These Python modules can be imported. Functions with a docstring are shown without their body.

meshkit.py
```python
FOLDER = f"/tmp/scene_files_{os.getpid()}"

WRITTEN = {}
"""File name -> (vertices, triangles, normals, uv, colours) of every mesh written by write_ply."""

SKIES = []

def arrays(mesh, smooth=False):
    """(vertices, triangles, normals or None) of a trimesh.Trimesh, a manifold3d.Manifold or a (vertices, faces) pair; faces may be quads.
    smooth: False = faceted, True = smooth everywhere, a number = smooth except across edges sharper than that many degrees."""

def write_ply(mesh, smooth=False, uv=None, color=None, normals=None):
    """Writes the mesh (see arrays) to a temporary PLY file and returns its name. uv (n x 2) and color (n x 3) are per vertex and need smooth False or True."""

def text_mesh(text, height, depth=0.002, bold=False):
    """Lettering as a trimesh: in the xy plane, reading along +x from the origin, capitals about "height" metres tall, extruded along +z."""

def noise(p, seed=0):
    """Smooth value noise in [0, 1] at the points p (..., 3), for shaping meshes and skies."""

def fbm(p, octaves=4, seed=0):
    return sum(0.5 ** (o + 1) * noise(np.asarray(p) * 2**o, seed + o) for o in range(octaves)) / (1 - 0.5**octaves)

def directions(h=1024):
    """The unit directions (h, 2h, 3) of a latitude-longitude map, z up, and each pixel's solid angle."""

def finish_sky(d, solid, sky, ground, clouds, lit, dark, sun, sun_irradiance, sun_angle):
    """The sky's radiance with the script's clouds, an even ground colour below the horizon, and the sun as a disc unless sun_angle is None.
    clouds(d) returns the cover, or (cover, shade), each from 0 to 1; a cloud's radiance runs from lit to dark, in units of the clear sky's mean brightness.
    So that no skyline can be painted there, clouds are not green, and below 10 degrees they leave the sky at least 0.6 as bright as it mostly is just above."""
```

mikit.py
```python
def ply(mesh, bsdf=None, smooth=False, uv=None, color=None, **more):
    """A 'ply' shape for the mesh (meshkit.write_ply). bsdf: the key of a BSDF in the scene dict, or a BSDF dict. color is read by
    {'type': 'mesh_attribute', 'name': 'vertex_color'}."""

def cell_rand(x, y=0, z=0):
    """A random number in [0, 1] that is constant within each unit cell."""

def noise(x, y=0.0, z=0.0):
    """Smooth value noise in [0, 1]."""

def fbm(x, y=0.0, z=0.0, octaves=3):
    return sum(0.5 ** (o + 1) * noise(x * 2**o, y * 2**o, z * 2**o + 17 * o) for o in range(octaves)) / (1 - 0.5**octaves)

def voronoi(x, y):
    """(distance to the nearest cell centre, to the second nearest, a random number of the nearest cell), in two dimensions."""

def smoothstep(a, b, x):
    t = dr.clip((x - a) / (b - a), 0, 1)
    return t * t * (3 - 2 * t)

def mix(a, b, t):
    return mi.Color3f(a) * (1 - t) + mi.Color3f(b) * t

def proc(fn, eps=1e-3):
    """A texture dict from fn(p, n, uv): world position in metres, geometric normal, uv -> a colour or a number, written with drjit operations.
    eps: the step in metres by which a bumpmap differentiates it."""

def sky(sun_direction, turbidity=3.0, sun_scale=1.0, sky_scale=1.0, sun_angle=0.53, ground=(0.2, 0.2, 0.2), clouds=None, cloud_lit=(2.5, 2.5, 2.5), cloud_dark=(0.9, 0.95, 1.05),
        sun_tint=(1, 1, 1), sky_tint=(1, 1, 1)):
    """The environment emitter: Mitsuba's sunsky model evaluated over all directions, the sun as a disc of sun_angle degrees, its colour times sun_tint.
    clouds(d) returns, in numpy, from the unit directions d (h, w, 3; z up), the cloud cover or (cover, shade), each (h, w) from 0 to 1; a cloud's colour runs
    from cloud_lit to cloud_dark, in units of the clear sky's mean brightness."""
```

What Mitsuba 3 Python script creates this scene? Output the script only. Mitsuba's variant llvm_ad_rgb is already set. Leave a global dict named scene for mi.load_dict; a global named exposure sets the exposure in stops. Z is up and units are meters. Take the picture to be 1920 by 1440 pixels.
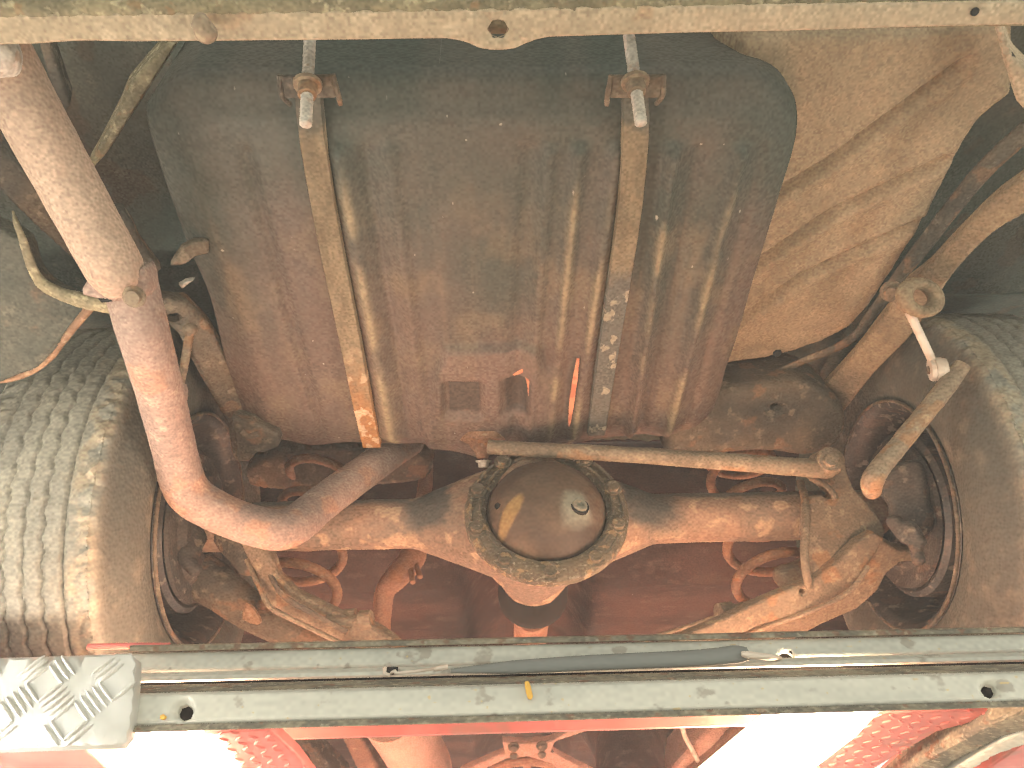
import math
import numpy as np, trimesh, drjit as dr, mitsuba as mi, mikit, meshkit
import manifold3d as m3
from scipy.spatial import Delaunay
from shapely.geometry import Polygon, Point, LineString
import shapely
from mikit import noise, fbm, voronoi, smoothstep, mix, proc, cell_rand

T = mi.ScalarTransform4f
scene, labels = {}, {}
rng = np.random.default_rng(7)

# ------------------------------------------------------------------ camera, light, exposure
F = 1450.0                                     # focal length in pixels of a 1920 px wide picture
CAM = np.array([0.0, 0.0, 1.5])
TH, YAW, ROLL = map(math.radians, (43.4, 1.3, 1.9))
FW = np.array([math.sin(YAW) * math.cos(TH), math.cos(YAW) * math.cos(TH), math.sin(TH)])
R0 = np.array([math.cos(YAW), -math.sin(YAW), 0.0])
U0 = np.cross(R0, FW)
UP = U0 * math.cos(ROLL) + R0 * math.sin(ROLL)
RT = R0 * math.cos(ROLL) - U0 * math.sin(ROLL)
exposure = 0.30
HAZE = 0.058                                   # density per metre of the haze added to imitate lens glare
scene['camera'] = {'type': 'perspective', 'fov': 2 * math.degrees(math.atan(960 / F)), 'fov_axis': 'x', 'near_clip': 0.05, 'far_clip': 60.0,
                   'to_world': T().look_at(origin=CAM.tolist(), target=(CAM + FW).tolist(), up=UP.tolist())}
# the daylit workshop all round
scene['workshop_light'] = {'type': 'constant', 'radiance': {'type': 'rgb', 'value': [0.98, 1.0, 0.88]}}
LAMP_R = [36.0, 22.0, 14.0]  # warm tint includes the bounce off the red lift
LAMP_L = [32.0, 20.5, 13.5]

SIDE = [27.0, 25.6, 21.5]


def P(px, py, z=None, y=None, x=None, d=None):
    """The point of the place seen at a spot of the photograph, on a horizontal / upright plane or at a depth (z relative to the camera)."""
    r = FW + RT * (px - 960) / F + UP * (720 - py) / F
    t = z / r[2] if z is not None else y / r[1] if y is not None else x / r[0] if x is not None else d
    return CAM + r * t


# ------------------------------------------------------------------ materials
def V(c):
    return mi.Color3f(*c)


def mat(name, colour, rough=0.7, bump=None, scale=0.002, spec=0.4, metallic=0.0, eps=1e-3, **more):
    b = {'type': 'principled', 'base_color': proc(colour) if callable(colour) else {'type': 'rgb', 'value': list(colour)},
         'roughness': proc(rough) if callable(rough) else rough, 'specular': spec, 'metallic': metallic, **more}
    if bump is not None:
        b = {'type': 'bumpmap', 'arbitrary': {**proc(bump, eps)}, 'bsdf': b, 'scale': scale}
        b = {'type': 'bumpmap', 'tex': b['arbitrary'], 'bsdf': b['bsdf'], 'scale': scale}
    scene[name] = {'type': 'twosided', 'bsdf': b}
    return name


def grime(name, c1, c2, rust=(0.30, 0.13, 0.05), s=14., st=(1, 1, 1), rust_at=0.6, rust_amt=0.5, dust=(0.34, 0.27, 0.18), dust_at=0.60, dust_amt=0.32,
          rough=0.75, bs=90., bscale=0.0012, spec=0.3):
    def colour(p, n, uv):
        x, y, z = p.x * st[0], p.y * st[1], p.z * st[2]
        a = fbm(x * s, y * s, z * s, 4)
        b = fbm(x * s * 2.3 + 7, y * s * 2.3 + 3, z * s * 2.3, 4)
        c = fbm(x * s * 5.1 + 31, y * s * 5.1, z * s * 5.1 + 9, 3)
        col = mix(c1, c2, smoothstep(0.34, 0.66, a))
        col = mix(col, rust, smoothstep(rust_at, rust_at + 0.1, b) * rust_amt)
        col = mix(col, dust, smoothstep(dust_at, dust_at + 0.16, c) * dust_amt)
        return col * (0.72 + 0.56 * noise(p.x * 420, p.y * 420, p.z * 420) * (0.6 + 0.8 * c))

    def bump(p, n, uv):
        return fbm(p.x * bs, p.y * bs, p.z * bs, 4)
    return mat(name, colour, rough, bump, bscale, spec)


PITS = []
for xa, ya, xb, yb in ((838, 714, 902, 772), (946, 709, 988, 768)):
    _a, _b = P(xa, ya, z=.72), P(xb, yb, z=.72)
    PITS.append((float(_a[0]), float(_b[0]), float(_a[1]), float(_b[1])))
_a, _b = P(826, 654, z=.72), P(1012, 700, z=.72)
PLATE = (float(_a[0]), float(_b[0]), float(_a[1]))
RIB_WEAR = []
for xa, xb, w in ((645, 735, .006), (1082, 1030, .004), (1255, 1182, .0042), (1378, 1250, .0045), (1150, 1075, .004)):
    _a, _b = P(xa, 330, z=.72), P(xb, 815, z=.72)
    RIB_WEAR.append((float(_a[0]), float((_b[0] - _a[0]) / (_b[1] - _a[1])), float(_a[1]), w))


def tank_colour(p, n, uv):
    x, y = p.x, p.y
    a = fbm(x * 9, y * 5, 1.0, 4)
    streak = fbm(x * 75 + 3, y * 3.0, 5.0, 3)
    col = mix((0.060, 0.070, 0.056), (0.098, 0.088, 0.070), smoothstep(0.32, 0.66, a))
    col = mix(col, (0.165, 0.128, 0.085), smoothstep(0.45, 0.78, streak) * 0.55 * smoothstep(0.42, 0.60, y))
    # brown dirt with warm bounced light painted in, more towards the axle
    col = mix(col, (0.130, 0.086, 0.066), smoothstep(0.42, 0.72, y + 0.35 * (a - 0.5)) * 0.75)
    f = fbm(x * 26 + 9, y * 17, 2.0, 4)
    col = mix(col, (0.185, 0.138, 0.085), smoothstep(0.48, 0.78, f) * 0.45 * smoothstep(0.40, 0.55, y))
    for xa, k, ya, w in RIB_WEAR:
        e = dr.exp(-dr.square((x - xa - k * (y - ya)) / w))
        col = mix(col, (0.27, 0.215, 0.13), e * smoothstep(0.30, 0.62, f) * smoothstep(ya - 0.03, ya + 0.05, y) * 0.85)
    q = smoothstep(PLATE[0] - .004, PLATE[0] + .004, x + .012 * (f - .5)) * smoothstep(PLATE[1] + .004, PLATE[1] - .004, x + .012 * (f - .5)) * smoothstep(PLATE[2] - .002, PLATE[2] + .002, y + .006 * (f - .5))
    col = mix(col, (0.165, 0.112, 0.088), q * 0.55)
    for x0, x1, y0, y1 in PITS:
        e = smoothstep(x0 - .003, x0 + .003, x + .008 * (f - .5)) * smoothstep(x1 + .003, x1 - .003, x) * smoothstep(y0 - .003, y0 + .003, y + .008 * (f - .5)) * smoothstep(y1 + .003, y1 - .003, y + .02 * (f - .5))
        col = mix(col, (0.055, 0.045, 0.036), e * 0.8)  # darker tone painted inside the recessed pits
    sp = noise(x * 170, y * 120, 3.3)
    col = mix(col, (0.48, 0.43, 0.34), smoothstep(0.90, 0.97, sp) * 0.7)
    return col * (0.74 + 0.52 * noise(x * 330, y * 330, p.z * 330))


def tank_bump(p, n, uv):
    return fbm(p.x * 70, p.y * 45, p.z * 45, 4) + 0.35 * noise(p.x * 400, p.y * 300, p.z * 300)


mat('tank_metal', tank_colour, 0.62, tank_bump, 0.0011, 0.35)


STRAP_Y = float(P(580, 245, z=0.709)[1])


def strap_colour(p, n, uv):
    a = fbm(p.x * 60, p.y * 18, p.z * 20, 4)
    b = fbm(p.x * 90 + 5, p.y * 60, 4.0, 4)
    col = mix((0.150, 0.116, 0.072), (0.215, 0.166, 0.104), smoothstep(0.35, 0.65, a))
    old = smoothstep(0.66, 0.84, p.y + 0.12 * (b - 0.5))
    rusty = mix((0.36, 0.17, 0.065), (0.54, 0.38, 0.24), smoothstep(0.52, 0.66, b))
    dark = mix((0.115, 0.108, 0.090), (0.30, 0.26, 0.19), smoothstep(0.62, 0.74, b))
    right = dr.select(p.x > 0, 1.0, 0.0)
    gone = smoothstep(0.535, 0.575, p.y + 0.06 * (b - 0.5))
    col = mix((0.105, 0.10, 0.078), col, smoothstep(STRAP_Y - 0.012, STRAP_Y + 0.012, p.y + 0.03 * (b - 0.5)))
    col = mix(col, rusty, old * (1 - right))
    col = mix(col, dark, gone * right)
    return col * (0.75 + 0.5 * noise(p.x * 380, p.y * 380, p.z * 380))


mat('strap_metal', strap_colour, 0.8, tank_bump, 0.0012, 0.25)
grime('tan_steel', (0.41, 0.318, 0.215), (0.33, 0.262, 0.175), rust=(0.36, 0.20, 0.10), rust_amt=0.4, s=11, dust=(0.46, 0.38, 0.27))
grime('boot_steel', (0.28, 0.208, 0.130), (0.345, 0.252, 0.160), rust=(0.24, 0.175, 0.105), rust_amt=0.4, s=10, dust=(0.40, 0.29, 0.18), dust_at=0.62)
grime('underseal', (0.082, 0.104, 0.084), (0.115, 0.114, 0.088), rust=(0.14, 0.09, 0.055), s=9, dust_amt=0.25, dust=(0.2, 0.17, 0.12), dust_at=0.6)
grime('panel_dark', (0.050, 0.056, 0.044), (0.075, 0.074, 0.056), s=12, rust_amt=0.2, dust_amt=0.25, dust=(0.15, 0.13, 0.09))
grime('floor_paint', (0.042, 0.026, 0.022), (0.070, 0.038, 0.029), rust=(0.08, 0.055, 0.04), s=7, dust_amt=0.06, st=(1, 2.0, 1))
grime('pipe_rust', (0.31, 0.222, 0.178), (0.25, 0.182, 0.150), rust=(0.40, 0.215, 0.13), rust_amt=0.5, s=13, dust=(0.50, 0.37, 0.27), dust_amt=0.22, rough=0.7)
grime('tail_rust', (0.42, 0.305, 0.225), (0.34, 0.245, 0.18), rust=(0.40, 0.235, 0.15), rust_amt=0.35, s=9, dust=(0.50, 0.38, 0.28), dust_amt=0.2)
grime('front_lit', (0.47, 0.30, 0.235), (0.38, 0.235, 0.18), s=8, rust_amt=0.2)  # pale pink lamp light painted into the base colour of the front parts
grime('arm_dust', (0.255, 0.192, 0.128), (0.185, 0.138, 0.093), rust=(0.33, 0.17, 0.08), rust_amt=0.6, s=16, dust=(0.42, 0.33, 0.21), dust_at=0.58)
grime('arm_dark', (0.080, 0.071, 0.056), (0.135, 0.105, 0.072), rust=(0.25, 0.13, 0.065), rust_amt=0.5, s=15, dust_at=0.6)
grime('spring_rust', (0.29, 0.155, 0.088), (0.20, 0.115, 0.07), s=30, rust_amt=0.6)
grime('rail_steel', (0.26, 0.19, 0.115), (0.19, 0.14, 0.09), s=12, rust_amt=0.5, rust=(0.15, 0.11, 0.07))


def axle_colour(p, n, uv):
    a = fbm(p.x * 16, p.y * 16, p.z * 16, 4)
    b = fbm(p.x * 40 + 3, p.y * 40, p.z * 40, 4)
    col = mix((0.285, 0.180, 0.120), (0.205, 0.148, 0.106), smoothstep(0.35, 0.6, a))
    col = mix(col, (0.43, 0.30, 0.19), smoothstep(0.56, 0.68, b) * 0.7)
    # black paint left round the housing, chalky scrapes under its nose
    u = dr.abs(p.x - 0.05)
    paint = smoothstep(0.115, 0.135, u + 0.05 * (b - 0.5)) * (1 - smoothstep(0.165, 0.205, u + 0.10 * (a - 0.5))) * smoothstep(2.092, 2.108, p.z + 0.02 * (b - 0.5))
    col = mix(col, (0.055, 0.062, 0.056), paint * 0.9)
    top = smoothstep(2.137, 2.150, p.z + 0.015 * (b - 0.5)) * smoothstep(0.16, 0.2, u)
    col = mix(col, (0.10, 0.10, 0.085), top * 0.8)
    return col * (0.72 + 0.56 * noise(p.x * 350, p.y * 350, p.z * 350))


mat('axle_rust', axle_colour, 0.75, tank_bump, 0.0014, 0.3)


YP, WP = [float(v) for v in P(957, 972, y=.845)], [float(v) for v in P(1078, 972, y=.85)]


def cover_colour(p, n, uv):
    a = fbm(p.x * 14, p.y * 14, p.z * 14, 4)
    b = fbm(p.x * 30 + 8, p.y * 30, p.z * 30, 3)
    col = mix((0.075, 0.052, 0.038), (0.13, 0.085, 0.055), smoothstep(0.35, 0.65, a))
    ux, uz = p.x - YP[0], p.z - YP[2]
    r = dr.sqrt(dr.square(ux * 1.3 - uz * 0.6) + dr.square(uz * 0.62))
    col = mix(col, (0.32, 0.20, 0.08), smoothstep(0.017, 0.010, r + 0.012 * (b - 0.5)))
    r2 = dr.sqrt(dr.square(p.x - WP[0]) + dr.square((p.z - WP[2]) * 0.9))
    col = mix(col, (0.26, 0.25, 0.19), smoothstep(0.026, 0.010, r2 + 0.03 * (b - 0.5)) * 0.8)
    return col * (0.8 + 0.4 * noise(p.x * 300, p.y * 300, p.z * 300))


mat('cover_oily', cover_colour, 0.64, tank_bump, 0.0006, 0.4)
grime('flange_crud', (0.155, 0.12, 0.08), (0.11, 0.09, 0.064), s=40, rust=(0.4, 0.25, 0.12), rust_amt=0.5, dust=(0.42, 0.36, 0.26))


def rubber_colour(p, n, uv):
    a = fbm(p.x * 20, p.y * 14, p.z * 14, 4)
    b = fbm(p.x * 60 + 3, p.y * 40, p.z * 40, 4)
    u = dr.abs(p.x - 0.072) + 0.012             # distance from the car's middle: mud sticks to the inner shoulder
    col = mix((0.205, 0.195, 0.158), (0.255, 0.24, 0.19), smoothstep(0.35, 0.65, a))
    col = mix((0.090, 0.089, 0.072), col, smoothstep(0.518, 0.530, u))
    sh = smoothstep(0.520, 0.530, u) * (1 - smoothstep(0.546, 0.560, u))
    col = mix(col, (0.38, 0.29, 0.185), sh * smoothstep(0.34, 0.60, b) * 0.6)
    col = mix(col, (0.24, 0.20, 0.14), smoothstep(0.52, 0.80, b) * 0.4)
    return col * (0.75 + 0.5 * noise(p.x * 350, p.y * 350, p.z * 350))


mat('tyre_rubber', rubber_colour, 0.7, tank_bump, 0.0008, 0.35)
grime('rim_steel', (0.040, 0.039, 0.036), (0.068, 0.060, 0.050), s=16, rust_amt=0.12, dust=(0.27, 0.22, 0.15), dust_amt=0.4, rough=0.45, spec=0.5)
grime('drum_steel', (0.060, 0.054, 0.047), (0.085, 0.072, 0.060), s=16, rust_amt=0.15, dust=(0.33, 0.27, 0.19))
grime('rusty_lip', (0.29, 0.17, 0.098), (0.21, 0.125, 0.075), s=30, rust=(0.40, 0.25, 0.15))
grime('olive_lip', (0.24, 0.198, 0.118), (0.165, 0.138, 0.085), s=30, rust_amt=0.3, dust=(0.55, 0.47, 0.30))
grime('front_metal', (0.30, 0.16, 0.10), (0.22, 0.125, 0.085), s=10, rust_amt=0.4)
grime('zinc', (0.46, 0.43, 0.37), (0.38, 0.34, 0.28), s=40, rust_amt=0.35, dust_amt=0.4, dust=(0.55, 0.5, 0.42), rough=0.5, spec=0.5)


def nylon(p, n, uv):
    return mix((0.68, 0.58, 0.48), (0.55, 0.44, 0.34), smoothstep(0.4, 0.65, fbm(p.x * 60, p.y * 60, p.z * 60, 3)))


mat('pale_nylon', nylon, 0.4)


def beam_colour(p, n, uv):
    a = fbm(p.x * 6, p.y * 30, p.z * 30, 4)
    b = fbm(p.x * 55 + 3, p.y * 60, p.z * 60, 4)
    c = noise(p.x * 210, 4.0, p.z * 210)
    col = mix((0.48, 0.472, 0.41), (0.56, 0.545, 0.47), smoothstep(0.35, 0.65, a))
    col = mix(col, (0.22, 0.17, 0.12), smoothstep(0.66, 0.76, b) * 0.5)
    col = mix(col, (0.62, 0.44, 0.16), smoothstep(0.935, 0.97, c) * 0.6)
    return col * (0.9 + 0.2 * noise(p.x * 260, p.y * 260, p.z * 260))


def beam_bump(p, n, uv):
    return fbm(p.x * 30, p.y * 60, p.z * 60, 3) + 0.4 * noise(p.x * 300, p.y * 300, p.z * 300)


mat('beam_grey', beam_colour, 0.42, beam_bump, 0.0005, 0.5)
grime('beam_lip', (0.15, 0.135, 0.105), (0.25, 0.215, 0.155), s=40, rust=(0.2, 0.09, 0.05), rust_amt=0.6, dust=(0.45, 0.4, 0.3), dust_at=0.58)


def red_colour(p, n, uv):
    a = fbm(p.x * 20, p.y * 20, p.z * 20, 4)
    col = mix((0.76, 0.215, 0.18), (0.66, 0.17, 0.14), smoothstep(0.35, 0.65, a))
    return mix(col, (0.42, 0.22, 0.16), smoothstep(0.62, 0.74, a) * 0.5)


mat('lift_red', red_colour, 0.38, tank_bump, 0.0003, 0.5)


def alu(p, n, uv):
    a = fbm(p.x * 25, p.y * 25, p.z * 25, 4)
    return mix((0.52, 0.51, 0.465), (0.42, 0.41, 0.365), smoothstep(0.35, 0.65, a))


mat('plate_alu', alu, 0.42, tank_bump, 0.0004, 0.5, metallic=0.15)
mat('bar_grey', (0.20, 0.205, 0.19), 0.5, beam_bump, 0.0005)
mat('black_hole', (0.02, 0.02, 0.018), 0.9)  # near-black, paints the shade inside holes and gaps; also black parts
mat('yellow_paint', (0.72, 0.42, 0.08), 0.6)
mat('lamp_body', (0.55, 0.55, 0.53), 0.5)
mat('orange_primer', lambda p, n, uv: mix((0.62, 0.25, 0.14), (0.45, 0.16, 0.09), smoothstep(0.4, 0.65, fbm(p.x * 120, p.y * 120, p.z * 120, 3))), 0.6)


# ------------------------------------------------------------------ mesh helpers
def cat(*ms):
    return trimesh.util.concatenate([m for m in ms])


def spline(pts, k=10):
    p = np.asarray(pts, float)
    if len(p) < 3:
        return np.array([p[0] + (p[-1] - p[0]) * t for t in np.linspace(0, 1, k + 1)])
    q = np.vstack([2 * p[0] - p[1], p, 2 * p[-1] - p[-2]])
    out = []
    for i in range(1, len(q) - 2):
        for t in np.linspace(0, 1, k, endpoint=False):
            a, b, c, d = q[i - 1:i + 3]
            out.append(0.5 * (2 * b + (c - a) * t + (2 * a - 5 * b + 4 * c - d) * t * t + (3 * b - a - 3 * c + d) * t ** 3))
    return np.array(out + [p[-1]])


def tube(pts, r, n=20, k=10, smooth=True, flat=None, lump=0.0, seed=1):
    """A tube along the points; r one radius or one per point; flat=(direction, factor) squashes it along a direction."""
    c = spline(pts, k) if smooth else np.asarray(pts, float)
    rr = np.interp(np.linspace(0, 1, len(c)), np.linspace(0, 1, len(np.atleast_1d(r))), np.atleast_1d(r)) if np.ndim(r) else np.full(len(c), float(r))
    t = np.gradient(c, axis=0)
    t /= np.linalg.norm(t, axis=1, keepdims=True)
    u = np.cross(t[0], [0.3, 0.2, 0.93])
    u /= np.linalg.norm(u)
    ang = np.linspace(0, 2 * np.pi, n, endpoint=False)
    rings = []
    for i in range(len(c)):
        u = u - t[i] * (u @ t[i])
        u /= np.linalg.norm(u)
        w = np.cross(t[i], u)
        ring = np.outer(np.cos(ang), u) + np.outer(np.sin(ang), w)
        if flat is not None:
            dvec = np.asarray(flat[0], float) / np.linalg.norm(flat[0])
            ring -= np.outer(ring @ dvec, dvec) * (1 - flat[1])
        ring = c[i] + ring * rr[i]
        rings.append(ring)
    v = np.vstack(rings)
    if lump:
        cc = np.repeat(c, n, axis=0)
        v = v + (v - cc) / np.maximum(np.linalg.norm(v - cc, axis=1, keepdims=True), 1e-9) * (meshkit.fbm(v * 60, 3, seed)[:, None] - 0.5) * 2 * lump
    f = []
    m = len(c)
    for i in range(m - 1):
        a = np.arange(n) + i * n
        b = np.roll(np.arange(n), -1) + i * n
        f += np.stack([a, b, b + n], 1).tolist() + np.stack([a, b + n, a + n], 1).tolist()
    v = np.vstack([v, c[0], c[-1]])
    for j in range(n):
        f.append([m * n, (j + 1) % n, j])
        f.append([m * n + 1, (m - 1) * n + j, (m - 1) * n + (j + 1) % n])
    return trimesh.Trimesh(v, np.array(f), process=False)


def frame(o, n, ex=None):
    n = np.asarray(n, float) / np.linalg.norm(n)
    ex = np.array([1.0, 0, 0]) if ex is None else np.asarray(ex, float)
    ex = ex - n * (ex @ n)
    ex /= np.linalg.norm(ex)
    return np.asarray(o, float), ex, np.cross(n, ex), n


def flatten(pts, fr):
    d = np.asarray(pts) - fr[0]
    return np.stack([d @ fr[1], d @ fr[2]], 1)


def smooth_ring(xy, k=6):
    """A closed smooth outline through the points."""
    p = np.asarray(xy, float)
    n = len(p)
    out = []
    for i in range(n):
        a, b, c, d = p[(i - 1) % n], p[i], p[(i + 1) % n], p[(i + 2) % n]
        for t in np.linspace(0, 1, k, endpoint=False):
            out.append(0.5 * (2 * b + (c - a) * t + (2 * a - 5 * b + 4 * c - d) * t * t + (3 * b - a - 3 * c + d) * t ** 3))
    return np.array(out)


def sheet(xy, fr, res=0.012, h=None, edge=0.006, thick=0.02, holes=(), lump=0.0, seed=3):
    """A pressed sheet or slab: its outline xy on the frame, the face lifted by h(x, y, distance to the edge) along the normal, its edge rounded
    by 'edge' and turned back 'thick' deep. The normal points towards the viewer."""
    poly = Polygon(xy, [np.asarray(q) for q in holes]).buffer(0)
    if poly.geom_type != 'Polygon':
        poly = max(poly.geoms, key=lambda g: g.area)
    loops = []
    for ring in [poly.exterior, *poly.interiors]:
        L = ring.length
        k = max(8, int(L / (res * 0.8)))
        loops.append(np.array([ring.interpolate(t).coords[0] for t in np.linspace(0, L, k, endpoint=False)]))
    pts = [*loops]
    prep = poly.boundary
    for off in (edge * 0.3, edge * 0.7, edge * 1.05):
        q = poly.buffer(-off)
        for g in getattr(q, 'geoms', [q]):
            if g.is_empty:
                continue
            for ring in [g.exterior, *g.interiors]:
                L = ring.length
                k = max(6, int(L / (res * 0.8)))
                pts.append(np.array([ring.interpolate(t).coords[0] for t in np.linspace(0, L, k, endpoint=False)]))
    x0, y0, x1, y1 = poly.bounds
    gx, gy = np.meshgrid(np.arange(x0, x1, res), np.arange(y0, y1, res))
    gx = gx + (np.arange(gx.shape[0]) % 2)[:, None] * res * 0.5
    g = np.stack([gx.ravel(), gy.ravel()], 1)
    inner = poly.buffer(-edge * 1.05 - res * 0.45)
    if not inner.is_empty and len(g):
        g = g[shapely.contains_xy(inner, g[:, 0], g[:, 1])]
        pts.append(g)
    v2 = np.vstack(pts)
    tri = Delaunay(v2).simplices
    cen = v2[tri].mean(1)
    area = np.abs(np.cross(v2[tri[:, 1]] - v2[tri[:, 0]], v2[tri[:, 2]] - v2[tri[:, 0]]))
    tri = tri[shapely.contains_xy(poly, cen[:, 0], cen[:, 1]) & (area > 1e-12)]
    s = np.cross(v2[tri[:, 1]] - v2[tri[:, 0]], v2[tri[:, 2]] - v2[tri[:, 0]])
    tri[s < 0] = tri[s < 0][:, ::-1]
    d = shapely.distance(shapely.points(v2), prep)
    t = np.clip(d / max(edge, 1e-6), 0, 1)
    z = -edge * (1 - np.sqrt(np.maximum(0, 1 - (1 - t) ** 2)))
    if h is not None:
        z = z + h(v2[:, 0], v2[:, 1], d)
    o, ex, ey, n = fr
    v = o + np.outer(v2[:, 0], ex) + np.outer(v2[:, 1], ey) + np.outer(z, n)
    if lump:
        v = v + np.outer((meshkit.fbm(v * 45, 3, seed) - 0.5) * 2 * lump, n)
    vs, fs, at = [v], [tri], len(v)
    start = 0
    for L in loops:                              # the turned-back edge
        k = len(L)
        idx = np.arange(start, start + k)
        b = v[idx] - n * thick
        vs.append(b)
        j = np.arange(k)
        a0, a1, b0, b1 = idx, np.roll(idx, -1), at + j, at + np.roll(j, -1)
        area2 = np.sum(L[:, 0] * np.roll(L[:, 1], -1) - L[:, 1] * np.roll(L[:, 0], -1))
        q = np.vstack([np.stack([a0, b0, b1], 1), np.stack([a0, b1, a1], 1)])
        fs.append(q if area2 > 0 else q[:, ::-1])
        start += k
        at += k
    return trimesh.Trimesh(np.vstack(vs), np.vstack(fs), process=False)


def px_sheet(px, n, anchor, rounding=0, holes=(), **kw):
    """A sheet whose outline is given where the photograph shows it, on the plane through 'anchor' with normal n."""
    n = np.asarray(n, float) / np.linalg.norm(n)
    o = np.asarray(anchor, float)

    def lift(q):
        r = FW + RT * (q[0] - 960) / F + UP * (720 - q[1]) / F
        return CAM + r * (((o - CAM) @ n) / (r @ n))
    fr = frame(o, n)
    ring = smooth_ring(px, rounding) if rounding else np.asarray(px, float)
    xy = flatten([lift(q) for q in ring], fr)
    hs = [flatten([lift(q) for q in hq], fr) for hq in holes]
    return sheet(xy, fr, holes=hs, **kw)


def circle(cx, cy, rx, ry=None, n=24):
    a = np.linspace(0, 2 * np.pi, n, endpoint=False)
    return np.stack([cx + rx * np.cos(a), cy + (ry or rx) * np.sin(a)], 1)


def M(manifold):
    m = manifold.to_mesh()
    return trimesh.Trimesh(m.vert_properties[:, :3], m.tri_verts, process=False)


def ball(c, r, n=28):
    return m3.Manifold.sphere(r, n).translate(tuple(map(float, c)))


def hull(*spheres, n=28):
    return m3.Manifold.batch_hull([ball(c, r, n) for c, r in spheres])


def soft(man, length=0.012, it=6, lump=0.0, seed=5):
    m = M(man.refine_to_length(length))
    m = trimesh.Trimesh(m.vertices, m.faces, process=True)
    trimesh.smoothing.filter_taubin(m, iterations=it)
    if lump:
        m.vertices = m.vertices + m.vertex_normals * ((meshkit.fbm(np.asarray(m.vertices) * 55, 3, seed) - 0.5) * 2 * lump)[:, None]
    return m


def box(lo, hi, bevel=0.003):
    lo, hi = np.minimum(lo, hi), np.maximum(lo, hi)
    b = min(bevel, (hi - lo).min() * 0.4)
    return M(m3.Manifold.batch_hull([m3.Manifold.sphere(b, 8).translate((float(x), float(y), float(z))) for x in (lo[0] + b, hi[0] - b) for y in (lo[1] + b, hi[1] - b) for z in (lo[2] + b, hi[2] - b)]))


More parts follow.
